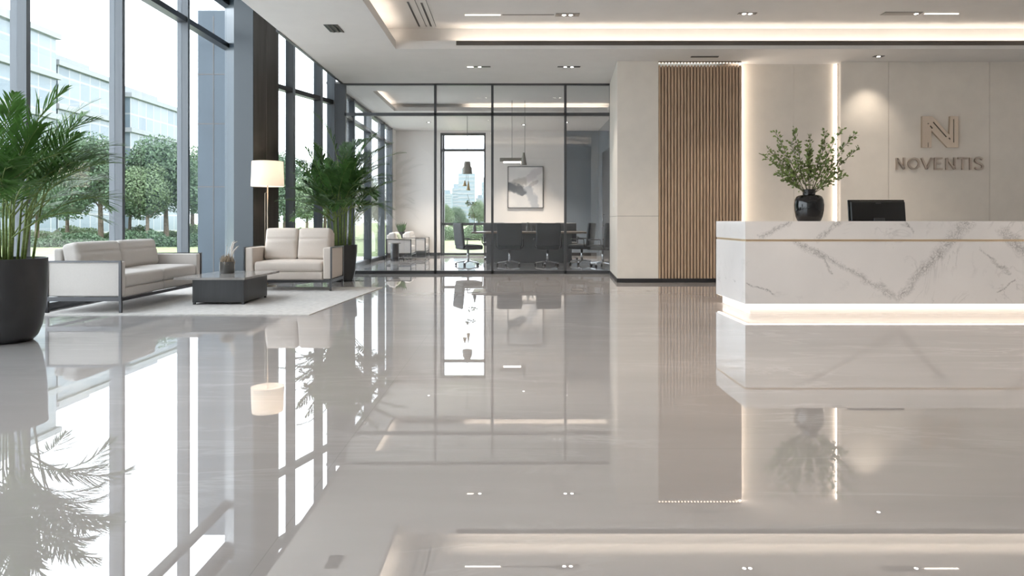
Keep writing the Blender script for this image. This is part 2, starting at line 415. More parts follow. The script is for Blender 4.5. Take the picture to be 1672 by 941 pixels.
tx0, tx1, ty0, ty1 = -2.02, 9.7, 2.0, 11.48; rc = .2
ce = MB()
ce.box(EDGE, tx0, YB, PY, ZC, ZC+.05); ce.box(tx1, XR, YB, PY, ZC, ZC+.05)
ce.box(tx0, tx1, YB, ty0, ZC, ZC+.05); ce.box(tx0, tx1, ty1, PY, ZC, ZC+.05)
LH = .145
for b in ((tx0-.03, tx0, ty0-.03, ty1+.03), (tx1, tx1+.03, ty0-.03, ty1+.03), (tx0, tx1, ty0-.03, ty0), (tx0, tx1, ty1, ty1+.03)): ce.box(*b, ZC+.05, ZC+LH)
ux0, ux1, uy0, uy1 = tx0-rc, tx1+rc, ty0-rc, ty1+rc
ce.box(ux0-.05, ux0, uy0, uy1, ZC+.05, ZU); ce.box(ux1, ux1+.05, uy0, uy1, ZC+.05, ZU)
ce.box(ux0-.05, ux1+.05, uy0-.05, uy0, ZC+.05, ZU); ce.box(ux0-.05, ux1+.05, uy1, uy1+.05, ZC+.05, ZU)
ce.box(ux0-.05, ux1+.05, uy0-.05, uy1+.05, ZU, ZU+.06)
struct(ce, 'ceiling', 'ceiling')
def cove(name, label, boxes, mat='led_cove', group='LED strips hidden in the ceiling cove'):
    mb = MB()
    for b in boxes: mb.box(*b)
    return tag(mb.build(name, mat), label, 'LED strip', group)
zl = ZC+.06
cove('led_strip', 'warm LED strip in the ceiling cove above the reception wall', [(tx0+1.0, tx1, ty1+.06, ty1+.10, zl, zl+.02)])
cove('led_strip', 'warm LED strip in the ceiling cove edge nearest the tall windows', [(tx0-.10, tx0-.06, ty0, ty1, zl, zl+.02)])
cove('led_strip', 'warm LED strip in the ceiling cove along the far end wall', [(tx1+.06, tx1+.10, ty0, ty1, zl, zl+.02)])
cove('led_strip', 'warm LED strip in the ceiling cove above the entrance side', [(tx0, tx1, ty0-.10, ty0-.06, zl, zl+.02)])
# edge of the lowered ceiling: upstand to the tall strip, dark trim towards the glass
struct(MB().box(EDGE, EDGE+.1, YB, PY, ZC+.05, ZT), 'wall_bulkhead', 'ceiling')
struct(MB().box(EDGE-.05, EDGE, 10.4, PY, ZC-.012, ZC+.09), 'trim_1', 'dark_metal')
tl = MB(); tl.prism([(WX-.15, YB), (EDGE, YB), (EDGE, PY), (MX-.2, PY), (cA.x-.35, cA.y+.9), (WX-.15, 14.2)], ZT, ZT+.08); struct(tl, 'ceiling_perimeter', 'ceiling')
# roof above everything
struct(MB().box(EDGE+.1, XR, YB, PY, ZT, ZT+.08), 'ceiling_roof', 'ceiling')
# walls behind and at the right, partly glazed entrance front
struct(MB().box(XR, XR+.15, YB, RY+1.5, 0, ZT), 'wall_right', 'wall_white')
wb = MB(); wb.box(WX-.1, XR, YB-.15, YB, 0, ZT)
struct(wb, 'wall_front', 'wall_white')

# reception wall
fX0, fX1 = X_(1008, RY), X_(1075, RY); bX = X_(996, PY)
sX1 = X_(1212, RY); pX = X_(1373, 12.4)
wy2 = 12.60
cz = Z_(353, RY)
cw = MB()
poly = [(fX0, RY), (fX1, RY), (fX1, PY+.1), (bX, PY+.1)]
cw.prism(poly, 0, cz-.003); cw.prism(poly, cz+.003, ZC)
struct(cw, 'wall_reception_end', 'wall')
struct(MB().prism([(fX0+.006, RY+.006), (fX1, RY+.006), (fX1, PY), (bX+.006, PY)], cz-.004, cz+.004), 'trim_2', 'gap')
# oak slats in front of their backing
sb = MB(); sb.box(fX1, sX1, RY+.04, RY+.22, 0, ZC-.10); struct(sb, 'wall_slat_backing', 'slat_back')
sl = MB(); n = 26; pitch = (sX1-fX1)/n
for i in range(n): sl.bbox(fX1+pitch*i+.004, fX1+pitch*i+pitch-.016, RY+.002, RY+.042, .07, ZC-.075, .006)
o = struct(sl, 'wall_slat_panel', 'slat')
# wall behind the desk: recessed bay and proud panels with open joints
rw = MB()
rw.box(sX1-.3, X_(1296, wy2)-.003, wy2, wy2+.2, 0, ZC); rw.box(X_(1296, wy2)+.003, pX+.3, wy2, wy2+.2, 0, ZC); rw.box(sX1-.3, XR, wy2+.01, wy2+.2, 0, ZC)
struct(rw, 'wall_reception_recess', 'wall')
pw = MB(); xs = [pX, X_(1451, 12.4), X_(1616, 12.4), XR]
for a, b in zip(xs, xs[1:]): pw.box(a+(.004 if a > pX else 0), b-.004, 12.4, 12.5, 0, ZC)
struct(pw, 'wall_reception_panels', 'wall')
struct(MB().box(pX+.01, XR, 12.47, 12.55, 0, ZC), 'wall_panel_core', 'gap')
# dark baseboard
bb = MB(); bb.prism([(fX0-.012, RY-.012), (sX1, RY-.012), (sX1, RY+.03), (fX0+.02, RY+.03), (bX+.01, PY), (bX-.012, PY)], 0, .075); struct(bb, 'baseboard_reception', 'black_base')
struct(MB().box(sX1+.05, XR, 12.385, 12.398, 0, .075), 'baseboard_desk_side', 'black_base')
# wall LEDs
def wall_led(label, b, mat):
    return tag(MB().box(*b).build('led_strip', mat), label, 'LED strip', 'LED strips in the reception wall')
wall_led('vertical warm LED strip along the edge of the oak slats', (sX1+.002, sX1+.012, RY+.13, RY+.17, 0, ZC-.01), 'led')
wall_led('vertical warm LED strip at the edge of the sign panel', (pX-.016, pX-.003, wy2-.05, wy2-.02, 0, ZC-.01), 'led_soft')
ls = thing('led_strip', 'row of small warm LEDs along the top of the oak slats', 'LED strip', (0, 0, 0), 0, 'LED strips in the reception wall')
MB().box(fX1+.01, sX1-.01, RY+.025, RY+.06, ZC-.02, ZC).build('channel', 'gap', ls)
for i in range(n): MB().box(fX1+pitch*(i+.5)-.012, fX1+pitch*(i+.5)+.012, RY+.03, RY+.055, ZC-.03, ZC-.02).build('led', 'led_strong', ls)

# ------------------------------------------------------------------ windows
wn = [0]
def window(fr_mb, pane_mb, mat='alu', pane='glass', extra=None):
    wn[0] += 1
    w = fr_mb.build('window_%d' % wn[0], mat); w['kind'] = 'structure'
    pane_mb.build('pane', pane, w)
    if extra: extra.build('transom', 'dark_metal', w)
    return w
fins = [-1.95, .05, 2.05, 4.05, 6.05, 8.07, 10.05, 12.08, 14.1]
prev = YB
TB = H + 3.67
for y in fins:
    fm = MB(); fm.box(WX-.2, WX, y-.035, y+.035, 0, ZT)
    fm.box(WX-.14, WX-.04, prev+.035, y-.035, 0, .03)
    ex = MB(); ex.box(WX-.19, WX-.02, prev+.035, y-.035, TB-.05, TB+.05); ex.box(WX-.19, WX-.02, prev+.035, y-.035, 5.66, 5.95); ex.box(WX-.19, WX-.02, prev+.035, y-.035, .03, .10)
    pn = MB().box(WX-.12, WX-.11, prev+.035, y-.035, .03, ZT)
    window(fm, pn, extra=ex); prev = y
# closing wall behind the column, then the column
cl = MB(); cl.prism([(WX, 14.1), (cA.x-.2, cA.y+.75), (cA.x-.3, cA.y+.7), (WX-.2, 14.05)], 0, ZT); struct(cl, 'wall_return', 'pier')
c2 = slant(455)
a = cA; b = c2; w = snorm*.42
cm = MB(); cm.prism([(a.x, a.y), (b.x, b.y), (b.x+w.x, b.y+w.y), (a.x+w.x, a.y+w.y)], 0, ZT); struct(cm, 'wall_column', 'column')
mid = (a+b)/2
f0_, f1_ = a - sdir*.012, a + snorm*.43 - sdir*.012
struct(MB().prism([(a.x, a.y), (f0_.x, f0_.y), (f1_.x, f1_.y), (a.x+snorm.x*.43, a.y+snorm.y*.43)], 0, ZT), 'wall_column_face', 'front_shade')  # thin skin that carries the shade painted on the column front
struct(MB().box(0, .006, -.003, .003, 0, ZT), 'trim_3', 'gap').matrix_world = Matrix.Translation((mid.x-.002, mid.y, 0)) @ Matrix.Rotation(math.atan2(-snorm.y, -snorm.x), 4, 'Z')
# slanted glazing
ang = math.atan2(sdir.y, sdir.x)
px = [455, 481, 526, 556]
T2 = H + 2.58
for i in range(3):
    p, q = slant(px[i]), slant(px[i+1]) if i < 2 else cB
    L = (q-p).length; T = Matrix.Translation((p.x, p.y, 0)) @ Matrix.Rotation(ang, 4, 'Z')
    fm = MB(T); fm.box(L-.06, L+.0, -.02, .17, 0, ZT); fm.box(0, L-.06, .04, .14, 0, .03)
    ex = MB(T); ex.box(0, L-.06, .0, .15, T2-.045, T2+.045); ex.box(0, L-.06, .0, .15, .03, .12); ex.box(0, L-.06, 0, .15, 5.0, 5.15)
    window(fm, MB(T).box(0, L-.06, .09, .10, .03, ZT), mat='alu_lit', extra=ex)
# meeting room: window wall, back wall with window, right wall
prev = PY
for y in (16.2, 18.1, 20.0, BY-.6):
    fm = MB(); fm.box(MX-.2, MX, y-.05, y+.05, 0, ZC)
    ex = MB(); ex.box(MX-.16, MX-.02, prev+.05, y-.05, T2-.15, T2-.07); ex.box(MX-.16, MX-.02, prev+.05, y-.05, .0, .1); ex.box(MX-.16, MX-.02, prev+.05, y-.05, ZC-.07, ZC)
    window(fm, MB().box(MX-.1, MX-.09, prev+.05, y-.05, .1, ZC), extra=ex); prev = y
wx0, wx1 = X_(719, BY), X_(793, BY); wz1 = Z_(217, BY)
mw = MB(); mw.box(MX-.2, wx0, BY, BY+.2, 0, ZC); mw.box(wx1, X_(922, BY), BY, BY+.2, 0, ZC); mw.box(wx0, wx1, BY, BY+.2, wz1, ZC)
mw.box(MX-.2, MX, BY-.6, BY, 0, ZC)
struct(mw, 'wall_meeting_back', 'wall_white')
struct(MB().box(X_(922, BY), 2.95, BY, BY+.2, 0, ZC), 'wall_meeting_glass_panel', 'grey_glass')
bs = MB(); bs.box(MX, wx0, BY-.015, BY, 0, .10); bs.box(wx1, 2.8, BY-.015, BY, 0, .10); struct(bs, 'baseboard_meeting', 'black_base')
fm = MB(); zt1, zt2 = Z_(245, BY), Z_(366, BY)
for x in (wx0+.03, wx1-.03, X_(724, BY)): fm.box(x-.03, x+.03, BY+.02, BY+.14, 0, wz1)
for z in (.05, zt1, zt2, wz1-.04): fm.box(wx0, wx1, BY+.02, BY+.14, z-.04, z+.04)
window(fm, MB().box(wx0, wx1, BY+.08, BY+.09, .05, wz1-.04), mat='dark_metal')
mr = MB(); mr.box(2.85, 3.0, PY+.1, 18.9, 0, ZC); mr.box(2.85, 3.0, 21.0, BY, 0, ZC); mr.box(2.85, 3.0, 18.9, 21.0, 3.3, ZC); struct(mr, 'wall_meeting_right', 'grey_glass')
dr = struct(MB().box(2.87, 2.95, 18.9, 21.0, .0, 3.3), 'door_1', 'dark_door')
MB().tube([(2.87, 20.6, 1.0), (2.82, 20.6, 1.0), (2.82, 20.6, 1.35), (2.87, 20.6, 1.35)], .012).build('door_handle', 'chrome', dr, True)
# meeting room ceiling with its own raised tray
ax0, ax1, ay0, ay1 = -3.2, 2.6, 15.2, 17.95
mc = MB()
mc.box(MX-.2, ax0, PY, BY+.1, ZC, ZC+.05); mc.box(ax1, 3.0, PY, BY+.1, ZC, ZC+.05); mc.box(ax0, ax1, PY, ay0, ZC, ZC+.05); mc.box(ax0, ax1, ay1, BY+.1, ZC, ZC+.05)
for b in ((ax0-.02, ax0, ay0, ay1), (ax1, ax1+.02, ay0, ay1), (ax0, ax1, ay0-.02, ay0), (ax0, ax1, ay1, ay1+.02)): mc.box(*b, ZC+.05, ZC+.10)
mc.box(ax0-.2, ax0-.15, ay0-.2, ay1+.2, ZC+.05, ZC+20); mc.box(ax1+.15, ax1+.2, ay0-.2, ay1+.2, ZC+.05, ZC+20)
mc.box(ax0-.2, ax1+.2, ay0-.2, ay0-.15, ZC+.05, ZC+20); mc.box(ax0-.2, ax1+.2, ay1+.15, ay1+.2, ZC+.05, ZC+20); mc.box(ax0-.2, ax1+.2, ay0-.2, ay1+.2, ZC+.20, ZC+.25)
struct(mc, 'ceiling_meeting_room', 'ceiling')
cove('led_strip', 'warm LED strip in the meeting room ceiling above the table', [(-1.25, ax1, ay1+.05, ay1+.09, ZC+.055, ZC+.075)], 'led_soft')
cove('led_strip', 'warm LED strip in the meeting room ceiling beside the windows', [(ax0-.09, ax0-.05, ay0, ay1, ZC+.055, ZC+.075)], 'led_soft')
# glass partition
gp = MB(); ptx = [X_(x, PY) for x in (563, 711, 804, 923, 997)]; zT = Z_(187, PY)
for x in ptx: gp.box(x-.026, x+.026, PY-.04, PY+.04, 0, ZC)
gp.box(ptx[0], ptx[-1], PY-.04, PY+.04, ZC-.035, ZC); gp.box(ptx[0], ptx[-1], PY-.04, PY+.04, zT-.032, zT+.032); gp.box(ptx[0], ptx[-1], PY-.04, PY+.04, 0, .07)
gp.box(MX-.02, ptx[0]-.026, PY-.04, PY+.04, 0, ZC)
pt = struct(gp, 'wall_glass_partition', 'dark_metal')
for a, b in zip(ptx, ptx[1:]): MB().box(a+.026, b-.026, PY-.005, PY+.005, .07, ZC-.035).build('pane', 'glass_part', pt)

# ------------------------------------------------------------------ ceiling fittings
def slot_diffuser(label, x0, x1, y0, y1, z, nslat, along='x'):
    t = thing('air_diffuser', label, 'air vent', ((x0+x1)/2, (y0+y1)/2, z)); ox, oy = (x0+x1)/2, (y0+y1)/2
    MB().box(x0-ox, x1-ox, y0-oy, y1-oy, -.004, .0).build('backing', 'black_plastic', t)
    sm = MB()
    for i in range(nslat):
        if along == 'y':
            w = (x1-x0)/nslat; sm.bbox(x0-ox+w*i+w*.58, x0-ox+w*i+w, y0-oy, y1-oy, -.010, -.004, .002)
        else:
            w = (y1-y0)/nslat; sm.bbox(x0-ox, x1-ox, y0-oy+w*i+w*.55, y0-oy+w*i+w, -.010, -.004, .002)
    sm.build('slats', 'grille', t)
    return t
slot_diffuser('small square black slatted vent in the ceiling near the tall windows', -2.87, -2.65, 10.05, 10.45, ZC, 3, 'y')
def yU(y): return (ZU-H)*F/(HY-y)
ldf = thing('air_diffuser', 'set of long thin slots in the raised ceiling beside the corner of the cove', 'air vent', (-1.6, 11.55, ZU))
for x, w_, y0 in ((-.015, .035, -1.3), (.105, .014, -1.6), (.19, .035, -1.25), (.275, .012, -1.5)):
    so = MB().box(x-w_/2, x+w_/2, y0, 0, -.004, -.001).build('slot', 'black_plastic', ldf)
    sm = MB(); sm.box(x+w_/2, x+w_/2+.006, y0, 0, -.008, -.001); sm.box(x-w_/2-.006, x-w_/2, y0, 0, -.008, -.001); sm.build('rail', 'white_plastic', so)
slot_diffuser('narrow slot vent in the ceiling above the oak slats', 3.25, 3.75, 11.98, 12.05, ZC, 2, 'x')
# dark linear grille set in the cove lip
lg = thing('linear_grille', 'long dark bronze grille running along the ceiling cove lip', 'air vent', (X_(745, ty1), ty1, ZC+.085))
gl = tx1 - X_(745, ty1) - .05
MB().box(0, gl, -.012, 0, -.022, .055).build('frame', 'grille', lg)
gm = MB()
for i in range(3): gm.box(.01, gl-.01, -.018, -.010, -.012+.022*i, -.004+.022*i)
gm.build('slats', 'grille', lg)
def downlight(label, x, y, z, slot=(.0, .0), lenses=(0,), lit=True, power=75, line=None, hw=.045):
    """recessed spot: black trough, lenses; slot gives its reach to each side"""
    t = thing('downlight', label, 'ceiling light', (x, y, z), 0, 'recessed ceiling spots')
    MB().box(-slot[0]-.07, slot[1]+.07, -hw, hw, -.006, 0).build('trough', 'black_plastic', t)
    for dx in lenses:
        r = MB(); r.lathe([(.040, -.008), (.040, -.006)], (dx, 0, 0), 16); r.build('rim', 'chrome', t)
        MB().lathe([(.0, -.0095), (.028, -.0095), (.030, -.008)], (dx, 0, 0), 16, False).build('lens', 'lens', t)
    if line: MB().box(line[0], line[1], -.010, .010, -.010, -.006).build('light_line', 'led_soft', t)
    light('downlight_lamp', 'SPOT', (x, y, z-.03), power*1.6, (1, .88, .74), spot_size=1.5, spot_blend=.8, shadow_soft_size=.04)
    return t
d1 = (ZC-H)*F/(HY-109)
downlight('short black spot fitting in the ceiling above the glass partition, nearer the tall windows', X_(785, d1), d1, ZC, (.08, .12), (-.02,), line=(-.26, -.14))
downlight('twin spot fitting in the ceiling above the glass partition, nearer the reception wall', X_(928, d1), d1, ZC, (.14, .16), (-.06, .07))
d2 = yU(24)
downlight('long linear fitting with a twin black spot in the raised ceiling', X_(926, d2), d2, ZU, (.12, .13), (-.05, .06), line=(-1.68, -1.1), hw=.08)
MB().box(X_(820, d2), X_(905, d2), d2-.012, d2+.012, ZU-.006, ZU).build('track', 'grille', bpy.data.objects['downlight.002']).matrix_parent_inverse = Matrix.Translation((-X_(926, d2), -d2, -ZU))
d3 = yU(22)
downlight('small bright twin spot in the raised ceiling above the oak slats', X_(1220, d3), d3, ZU, (.08, .08), (-.05, .05))
downlight('black linear spot fitting in the raised ceiling above the monitor', X_(1490, d3), d3, ZU, (.42, .06), (.06,), line=(.2, .75), hw=.08)
d4 = (ZC-H)*F/(HY-93)
downlight('small square spot in the ceiling just in front of the sign wall', X_(1432, d4), d4-.05, ZC, (.02, .02), (0,), power=30)
for i, (x, y) in enumerate([(-.8, 6.5), (3.2, 6.5), (7.0, 6.5), (-.8, 3.2), (3.2, 3.2), (7.0, 3.2)]):  # unseen spots added to brighten the lobby
    downlight('added fill spot in the raised ceiling outside the view', x, y, ZU, (.02, .02), (0,), power=110)

# ------------------------------------------------------------------ reception counter
FY, BYc = 8.12, 9.28
cx0 = X_(1217, FY); cx1 = 7.7
zt, zg1, zg0, zb = 1.147, Z_(391, FY), Z_(394.5, FY), Z_(497, FY)
rc_ = thing('reception_counter', 'long white marble reception counter with gold inlay and glowing plinth', 'reception desk', (0, 0, 0))
def ushape(z0, z1, ins=0.0, yb=BYc, th=.46):
    mb = MB()
    mb.prism([(cx0+ins, FY+ins), (cx1-ins, FY+ins), (cx1-ins, yb), (cx1-.42, yb), (cx1-.42, FY+th), (cx0+.42, FY+th), (cx0+.42, yb), (cx0+ins, yb)], z0, z1); return mb
ushape(zg1, zt).build('upper_fascia', 'marble', rc_)
ushape(zg0, zg1, .012).build('inlay', 'gold', rc_, label='thin brushed gold inlay line')
ushape(zb, zg0).build('front_panel', 'marble', rc_)
pl_ = ushape(.0, zb, .088).build('plinth', 'wall_white', rc_)
lm = MB(); lm.box(cx0+.03, cx1-.05, FY+.02, FY+.055, zb-.008, zb); lm.box(cx0+.02, cx0+.055, FY+.02, BYc, zb-.008, zb)
lm.build('led_strip', 'led_soft', rc_, label='glowing warm strip under the counter edge')
MB().box(cx0+.42, cx1-.42, FY+.46, FY+1.1, .70, .74).build('desk_top', 'wood_top', rc_)

# vase with branches on the counter
random.seed(11)
vd = 8.36; vx = X_(1321, vd)
vz = zt
vs = thing('branch_vase', 'glossy black vase of leafy green branches on the marble counter', 'vase', (vx, vd, vz))
s_ = vd/F
prof = [(.0, 0), (.125, 0), (.138, .008), (.158, .06), (.172, .14), (.175, .21), (.168, .27), (.150, .31), (.120, .328), (.082, .334), (.074, .335), (.076, .395), (.080, .402), (.072, .402), (.066, .39), (.066, .33), (.0, .33)]
prof = [(r, z*1.0) for r, z in prof]
MB().lathe(prof, seg=48).build('vase', 'vase', vs, 'auto')
def sprig(mb, lb, p0, tip, lw=.022, nl=16, side=.03):
    p0, tip = Vector(p0), Vector(tip); pts = []
    mid = p0.lerp(tip, .5) + Vector((0, 0, .06*(tip-p0).length)) + Vector((random.uniform(-.02, .02), random.uniform(-.02, .02), 0))
    N = 9
    for i in range(N+1):
        t = i/N; pts.append(p0*(1-t)**2 + mid*2*t*(1-t) + tip*t*t)
    mb.tube(pts, [.0045*(1-.75*i/N) for i in range(N+1)], 5)
    def leaf(c, d, L):
        d = d.normalized(); u = Vector((random.uniform(-1,1), random.uniform(-1,1), random.uniform(-.2,1))).normalized()
        s = d.cross(u).normalized(); nrm = s.cross(d)
        a = lb.v(c); b1 = lb.v(c+d*L*.45+s*L*.32+nrm*L*.08); b2 = lb.v(c+d*L*.45-s*L*.32+nrm*L*.08); m_ = lb.v(c+d*L*.5); e = lb.v(c+d*L)
        lb.f([a, b1, m_]); lb.f([a, m_, b2]); lb.f([b1, e, m_]); lb.f([m_, e, b2])
    for i in range(nl):
        t = .26 + .74*i/(nl-1); k = min(int(t*N), N-1); c = pts[k].lerp(pts[k+1], t*N-k)
        dd = (pts[k+1]-pts[k]).normalized()
        # short side twig with a couple of leaves
        out = Vector((random.uniform(-1,1), random.uniform(-.8,.8), random.uniform(-.5,1))).normalized()
        tw = c + out*random.uniform(.012, side*1.5) + dd*.01
        mb.tube([c, tw], .0018, 4)
        for q in range(random.choice((1, 2, 2, 3))): leaf(c.lerp(tw, random.uniform(.4, 1)), dd*.5+out+Vector((random.uniform(-.6,.6), random.uniform(-.6,.6), random.uniform(-.4,.5))), random.uniform(.75, 1.3)*lw*1.75)
tips = [(1246, 254), (1258, 218), (1270, 262), (1270, 285), (1286, 294), (1280, 236), (1302, 210), (1318, 238), (1333, 222), (1345, 216), (1365, 213), (1382, 224), (1398, 243), (1386, 276), (1368, 287), (1350, 295), (1350, 250), (1310, 262), (1335, 262), (1262, 240), (1292, 232), (1355, 232), (1374, 262), (1275, 250), (1327, 244)]
for (tx, ty) in tips:
    tgt = Vector((X_(tx, vd)-vx, random.uniform(-.22, .22), Z_(ty, vd)-vz))
    b0 = Vector((max(-.05, min(.05, tgt.x*.09)), random.uniform(-.035, .035), .34))
    sm, lb = MB(), MB(); L = (tgt-b0).length
    sprig(sm, lb, b0, tgt, nl=int(22+L*34))
    br = sm.build('branch', 'branch', vs); lb.build('leaves', 'sprig', br)

# monitor seen from behind, on the inner desk
md = 9.0
mo = thing('computer_monitor', 'wide black computer monitor seen from behind over the counter', 'monitor', (X_(1432, md), md, .74))
hw = .385; zt_, zb_ = Z_(328.5, md)-.74, .28
mb = MB(); R = Matrix.Rotation(math.radians(-6), 4, 'X')
mb.T = Matrix.Translation((0, 0, .48)) @ R
mb.rbox((0, .012, .0), (hw*2, .022, .44), .008, m=1); mb.build('screen', 'black_gloss', mo, 'auto')
mb = MB(Matrix.Translation((0, 0, .48)) @ R); mb.rbox((0, -.02, -.005), (hw*2-.03, .055, .40), .02, m=1); mb.build('back_case', 'black_plastic', mo, 'auto')
mb = MB(Matrix.Translation((0, 0, .48)) @ R); mb.rbox((0, -.05, -.10), (.15, .02, .13), .008, m=1); mb.build('mount_plate', 'dark_metal', mo, 'auto')
mb = MB(Matrix.Translation((0, 0, .48)) @ R); mb.rbox((0, -.05, .165), (.07, .012, .012), .004, m=1); mb.build('badge', 'dark_metal', mo, 'auto')
mb = MB(); mb.bar((0, -.06, .01), (0, -.06, .44), .07, .02, (0, 1, 0)); mb.build('stand', 'dark_metal', mo)
MB().bbox(-.14, .14, -.16, .08, 0, .012, .005).build('base', 'black_plastic', mo)

# wall sign
sg = thing('wall_sign', 'bronze letter emblem above the raised word on the reception wall', 'sign', (0, 12.4, 0))
ep = [(470,145),(585,145),(625,180),(790,362),(800,145),(897,145),(897,515),(770,515),(580,315),(580,515),(470,515)]
def q(zx, zy): return (X_(1440+zx/7.237, 12.37), Z_(170+zy/7.237, 12.37))
em = MB(); em.prism([q(*p) for p in ep], -.045, 0, 'y'); em.build('emblem', 'sign', sg)
gr = MB()
def groove(mb, a, b, w=.012):
    a, b = q(*a), q(*b); mb.bar((a[0], -.0465, a[1]), (b[0], -.0465, b[1]), w, .004, (0, 1, 0))
groove(gr, (600, 215), (755, 390), .018); groove(gr, (785, 400), (800, 418), .02); groove(gr, (565, 258), (590, 290), .02); groove(gr, (540, 228), (542, 238), .022); groove(gr, (842, 180), (842, 455), .012); groove(gr, (540, 455), (540, 510), .006)
gr.build('groove', 'sign_groove', sg)
# letters: stroke outlines in image units
def lbar(mb, a, b, w): a, b = q(*a), q(*b); mb.bar((a[0], -.02, a[1]), (b[0], -.02, b[1]), w*.001583, .035, (0, 1, 0))
def letter(strokes, w=22):
    mb = MB()
    for s in strokes:
        for i in range(len(s)-1): lbar(mb, s[i], s[i+1], w)
    mb.build('letter', 'sign_letter', sg)
T_, B_ = 640, 768
letter([[(180,T_),(180,B_+8)], [(180,T_),(265,B_)], [(265,T_-8),(265,B_)]], 20)
letter([[(380+62*math.cos(a*PI/12), 703+62*math.sin(a*PI/12)) for a in range(25)]], 20)
letter([[(472,T_-4),(532,B_)], [(592,T_-4),(532,B_)]], 20)
letter([[(632,T_-6),(632,B_+8)], [(632,T_),(715,T_)], [(632,702),(700,702)], [(632,B_),(718,B_)]], 20)
letter([[(768,T_),(768,B_+8)], [(768,T_),(862,B_)], [(862,T_-8),(862,B_)]], 20)
letter([[(900,T_),(1015,T_)], [(958,T_),(958,B_+8)]], 20)
letter([[(1050,T_-6),(1050,B_+8)]], 24)
S = [(1190,655),(1175,642),(1150,634),(1122,640),(1106,658),(1110,680),(1135,696),(1165,706),(1190,722),(1196,745),(1180,764),(1152,772),(1122,766),(1104,750)]
letter([S], 20)

# ------------------------------------------------------------------ sofas
def sofa(name, label, w, dp, seat_n, arm_h, seat_z, back_z, loc, rz, back_n, one_seat=False, fab='fabric', cat='sofa', arm_t=.13, lean=.20, group=None, rail=.17, seat_t=.17):
    """local frame: x along the width (0..w), front at y=0, back at y=dp"""
    t = thing(name, label, cat, loc, rz, group)
    fr = .032
    for ax in (0, w-arm_t):
        am = MB(); am.rbox((ax+arm_t/2, dp/2, (rail+.03+arm_h-.012)/2), (arm_t-.02, dp-.03, arm_h-.012-rail-.03), .02, m=3); am.build('arm', fab, t, True)
        ox = ax-.004 if ax == 0 else ax+arm_t+.004-.02
        fm = MB()
        for (y0, y1, z0, z1) in ((0, fr, rail, arm_h), (dp-fr, dp, rail, arm_h), (fr, dp-fr, arm_h-.022, arm_h), (fr, dp-fr, rail, rail+.028)):
            fm.box(ox, ox+.02, y0, y1, z0, z1)
        inx = ax + (arm_t-.02 if ax == 0 else 0)
        fm.build('arm_frame', 'sofa_metal', t)
    rm = MB(); rm.box(0, w, .0, .03, rail-.025, rail+.012); rm.box(0, w, dp-.03, dp, rail-.025, rail+.012); rm.box(0, .03, .03, dp-.03, rail-.025, rail+.012); rm.box(w-.03, w, .03, dp-.03, rail-.025, rail+.012)
    rm.build('base_frame', 'sofa_metal', t)
    for lx in (0, w-.03):
        for ly in (0, dp-.03): MB().box(lx, lx+.03, ly, ly+.03, 0, rail-.025).build('leg', 'sofa_metal', t)
    iw = w - 2*arm_t; ns = 1 if one_seat else seat_n; cw_ = iw/ns
    for i in range(ns):
        x = arm_t + cw_*(i+.5)
        sm = MB(); sm.rbox((x, dp*.45+.01, seat_z-seat_t/2), (cw_-.008, dp*.88, seat_t), .045, (.0, .012, .022), m=8); sm.build('seat_cushion', fab, t, True)
        bm_ = MB(); bm_.rbox((x, dp*.45+.02, (rail+.012+seat_z-seat_t)/2), (cw_-.008, dp*.88, seat_z-seat_t-rail-.016), .02, m=2); bm_.build('seat_base', fab, t, True)
    MB().rbox((w/2, dp-.06, (rail+.02+back_z-.08)/2+.02), (iw, .11, back_z-.10-rail), .03, m=4).build('back_panel', fab, t, True)
    bw = iw/back_n
    hb = back_z - seat_z + .02
    Rm = Matrix.Rotation(-lean, 3, 'X')
    for i in range(back_n):
        x = arm_t + bw*(i+.5)
        cy, cz_ = dp*.78-.02, seat_z + hb/2 - .01
        T = Matrix.Translation((x, cy, cz_)) @ Rm.to_4x4()
        cm_ = MB(T); cm_.rbox((0, 0, 0), (bw-.006, .205, hb), .055, (0, .035, .008), m=22)
        Ti = T.inverted(); cr = hb*.14
        for v_ in cm_.bm.verts:                      # pressed-in crease below the head part
            q_ = Ti @ v_.co
            if q_.y < -.02:
                e = max(0, 1-(abs(q_.x)/(bw*.5))**4)
                q_.y += .024*e*math.exp(-((q_.z-cr)/.014)**2) - .012*e*math.exp(-((q_.z-cr+.05)/.05)**2)
                v_.co = T @ q_
        cm_.build('back_cushion', fab, t, True)
    return t
# long sofa, its side to the viewer, facing the room (+X): local x runs along +Y
sd0 = 8.17; sX_front, sX_back = X_(198, sd0), X_(74, sd0)
sofa('sofa', 'long pale two-seat sofa along the tall windows, side on', 2.12, sX_front-sX_back, 2, Z_(427.5, sd0), .475, .85, (sX_front, sd0, .012), PI/2, 2, fab='fabric_grey', arm_t=.13)
# loveseat facing the viewer
ld = 10.75
lw_ = X_(541, ld)-X_(398, ld)
sofa('loveseat', 'compact cream loveseat facing the viewer between floor lamp and potted palm', lw_, .78, 2, .715, .475, 1.0, (X_(398, ld), ld, .012), 0, 2, one_seat=True, arm_t=.15, seat_t=.165, rail=.16)

# rug
rg = MB(); rg.prism([(X_(62, 8.05), 8.05), (X_(505, 8.05), 8.05), (X_(625, 11.4), 11.4), (X_(240, 11.4)+.2, 11.4), (X_(62, 8.05), 10.6)], 0, .012)
tag(rg.build('rug', 'rug'), 'pale grey rug under the sofas and the coffee table', 'rug')

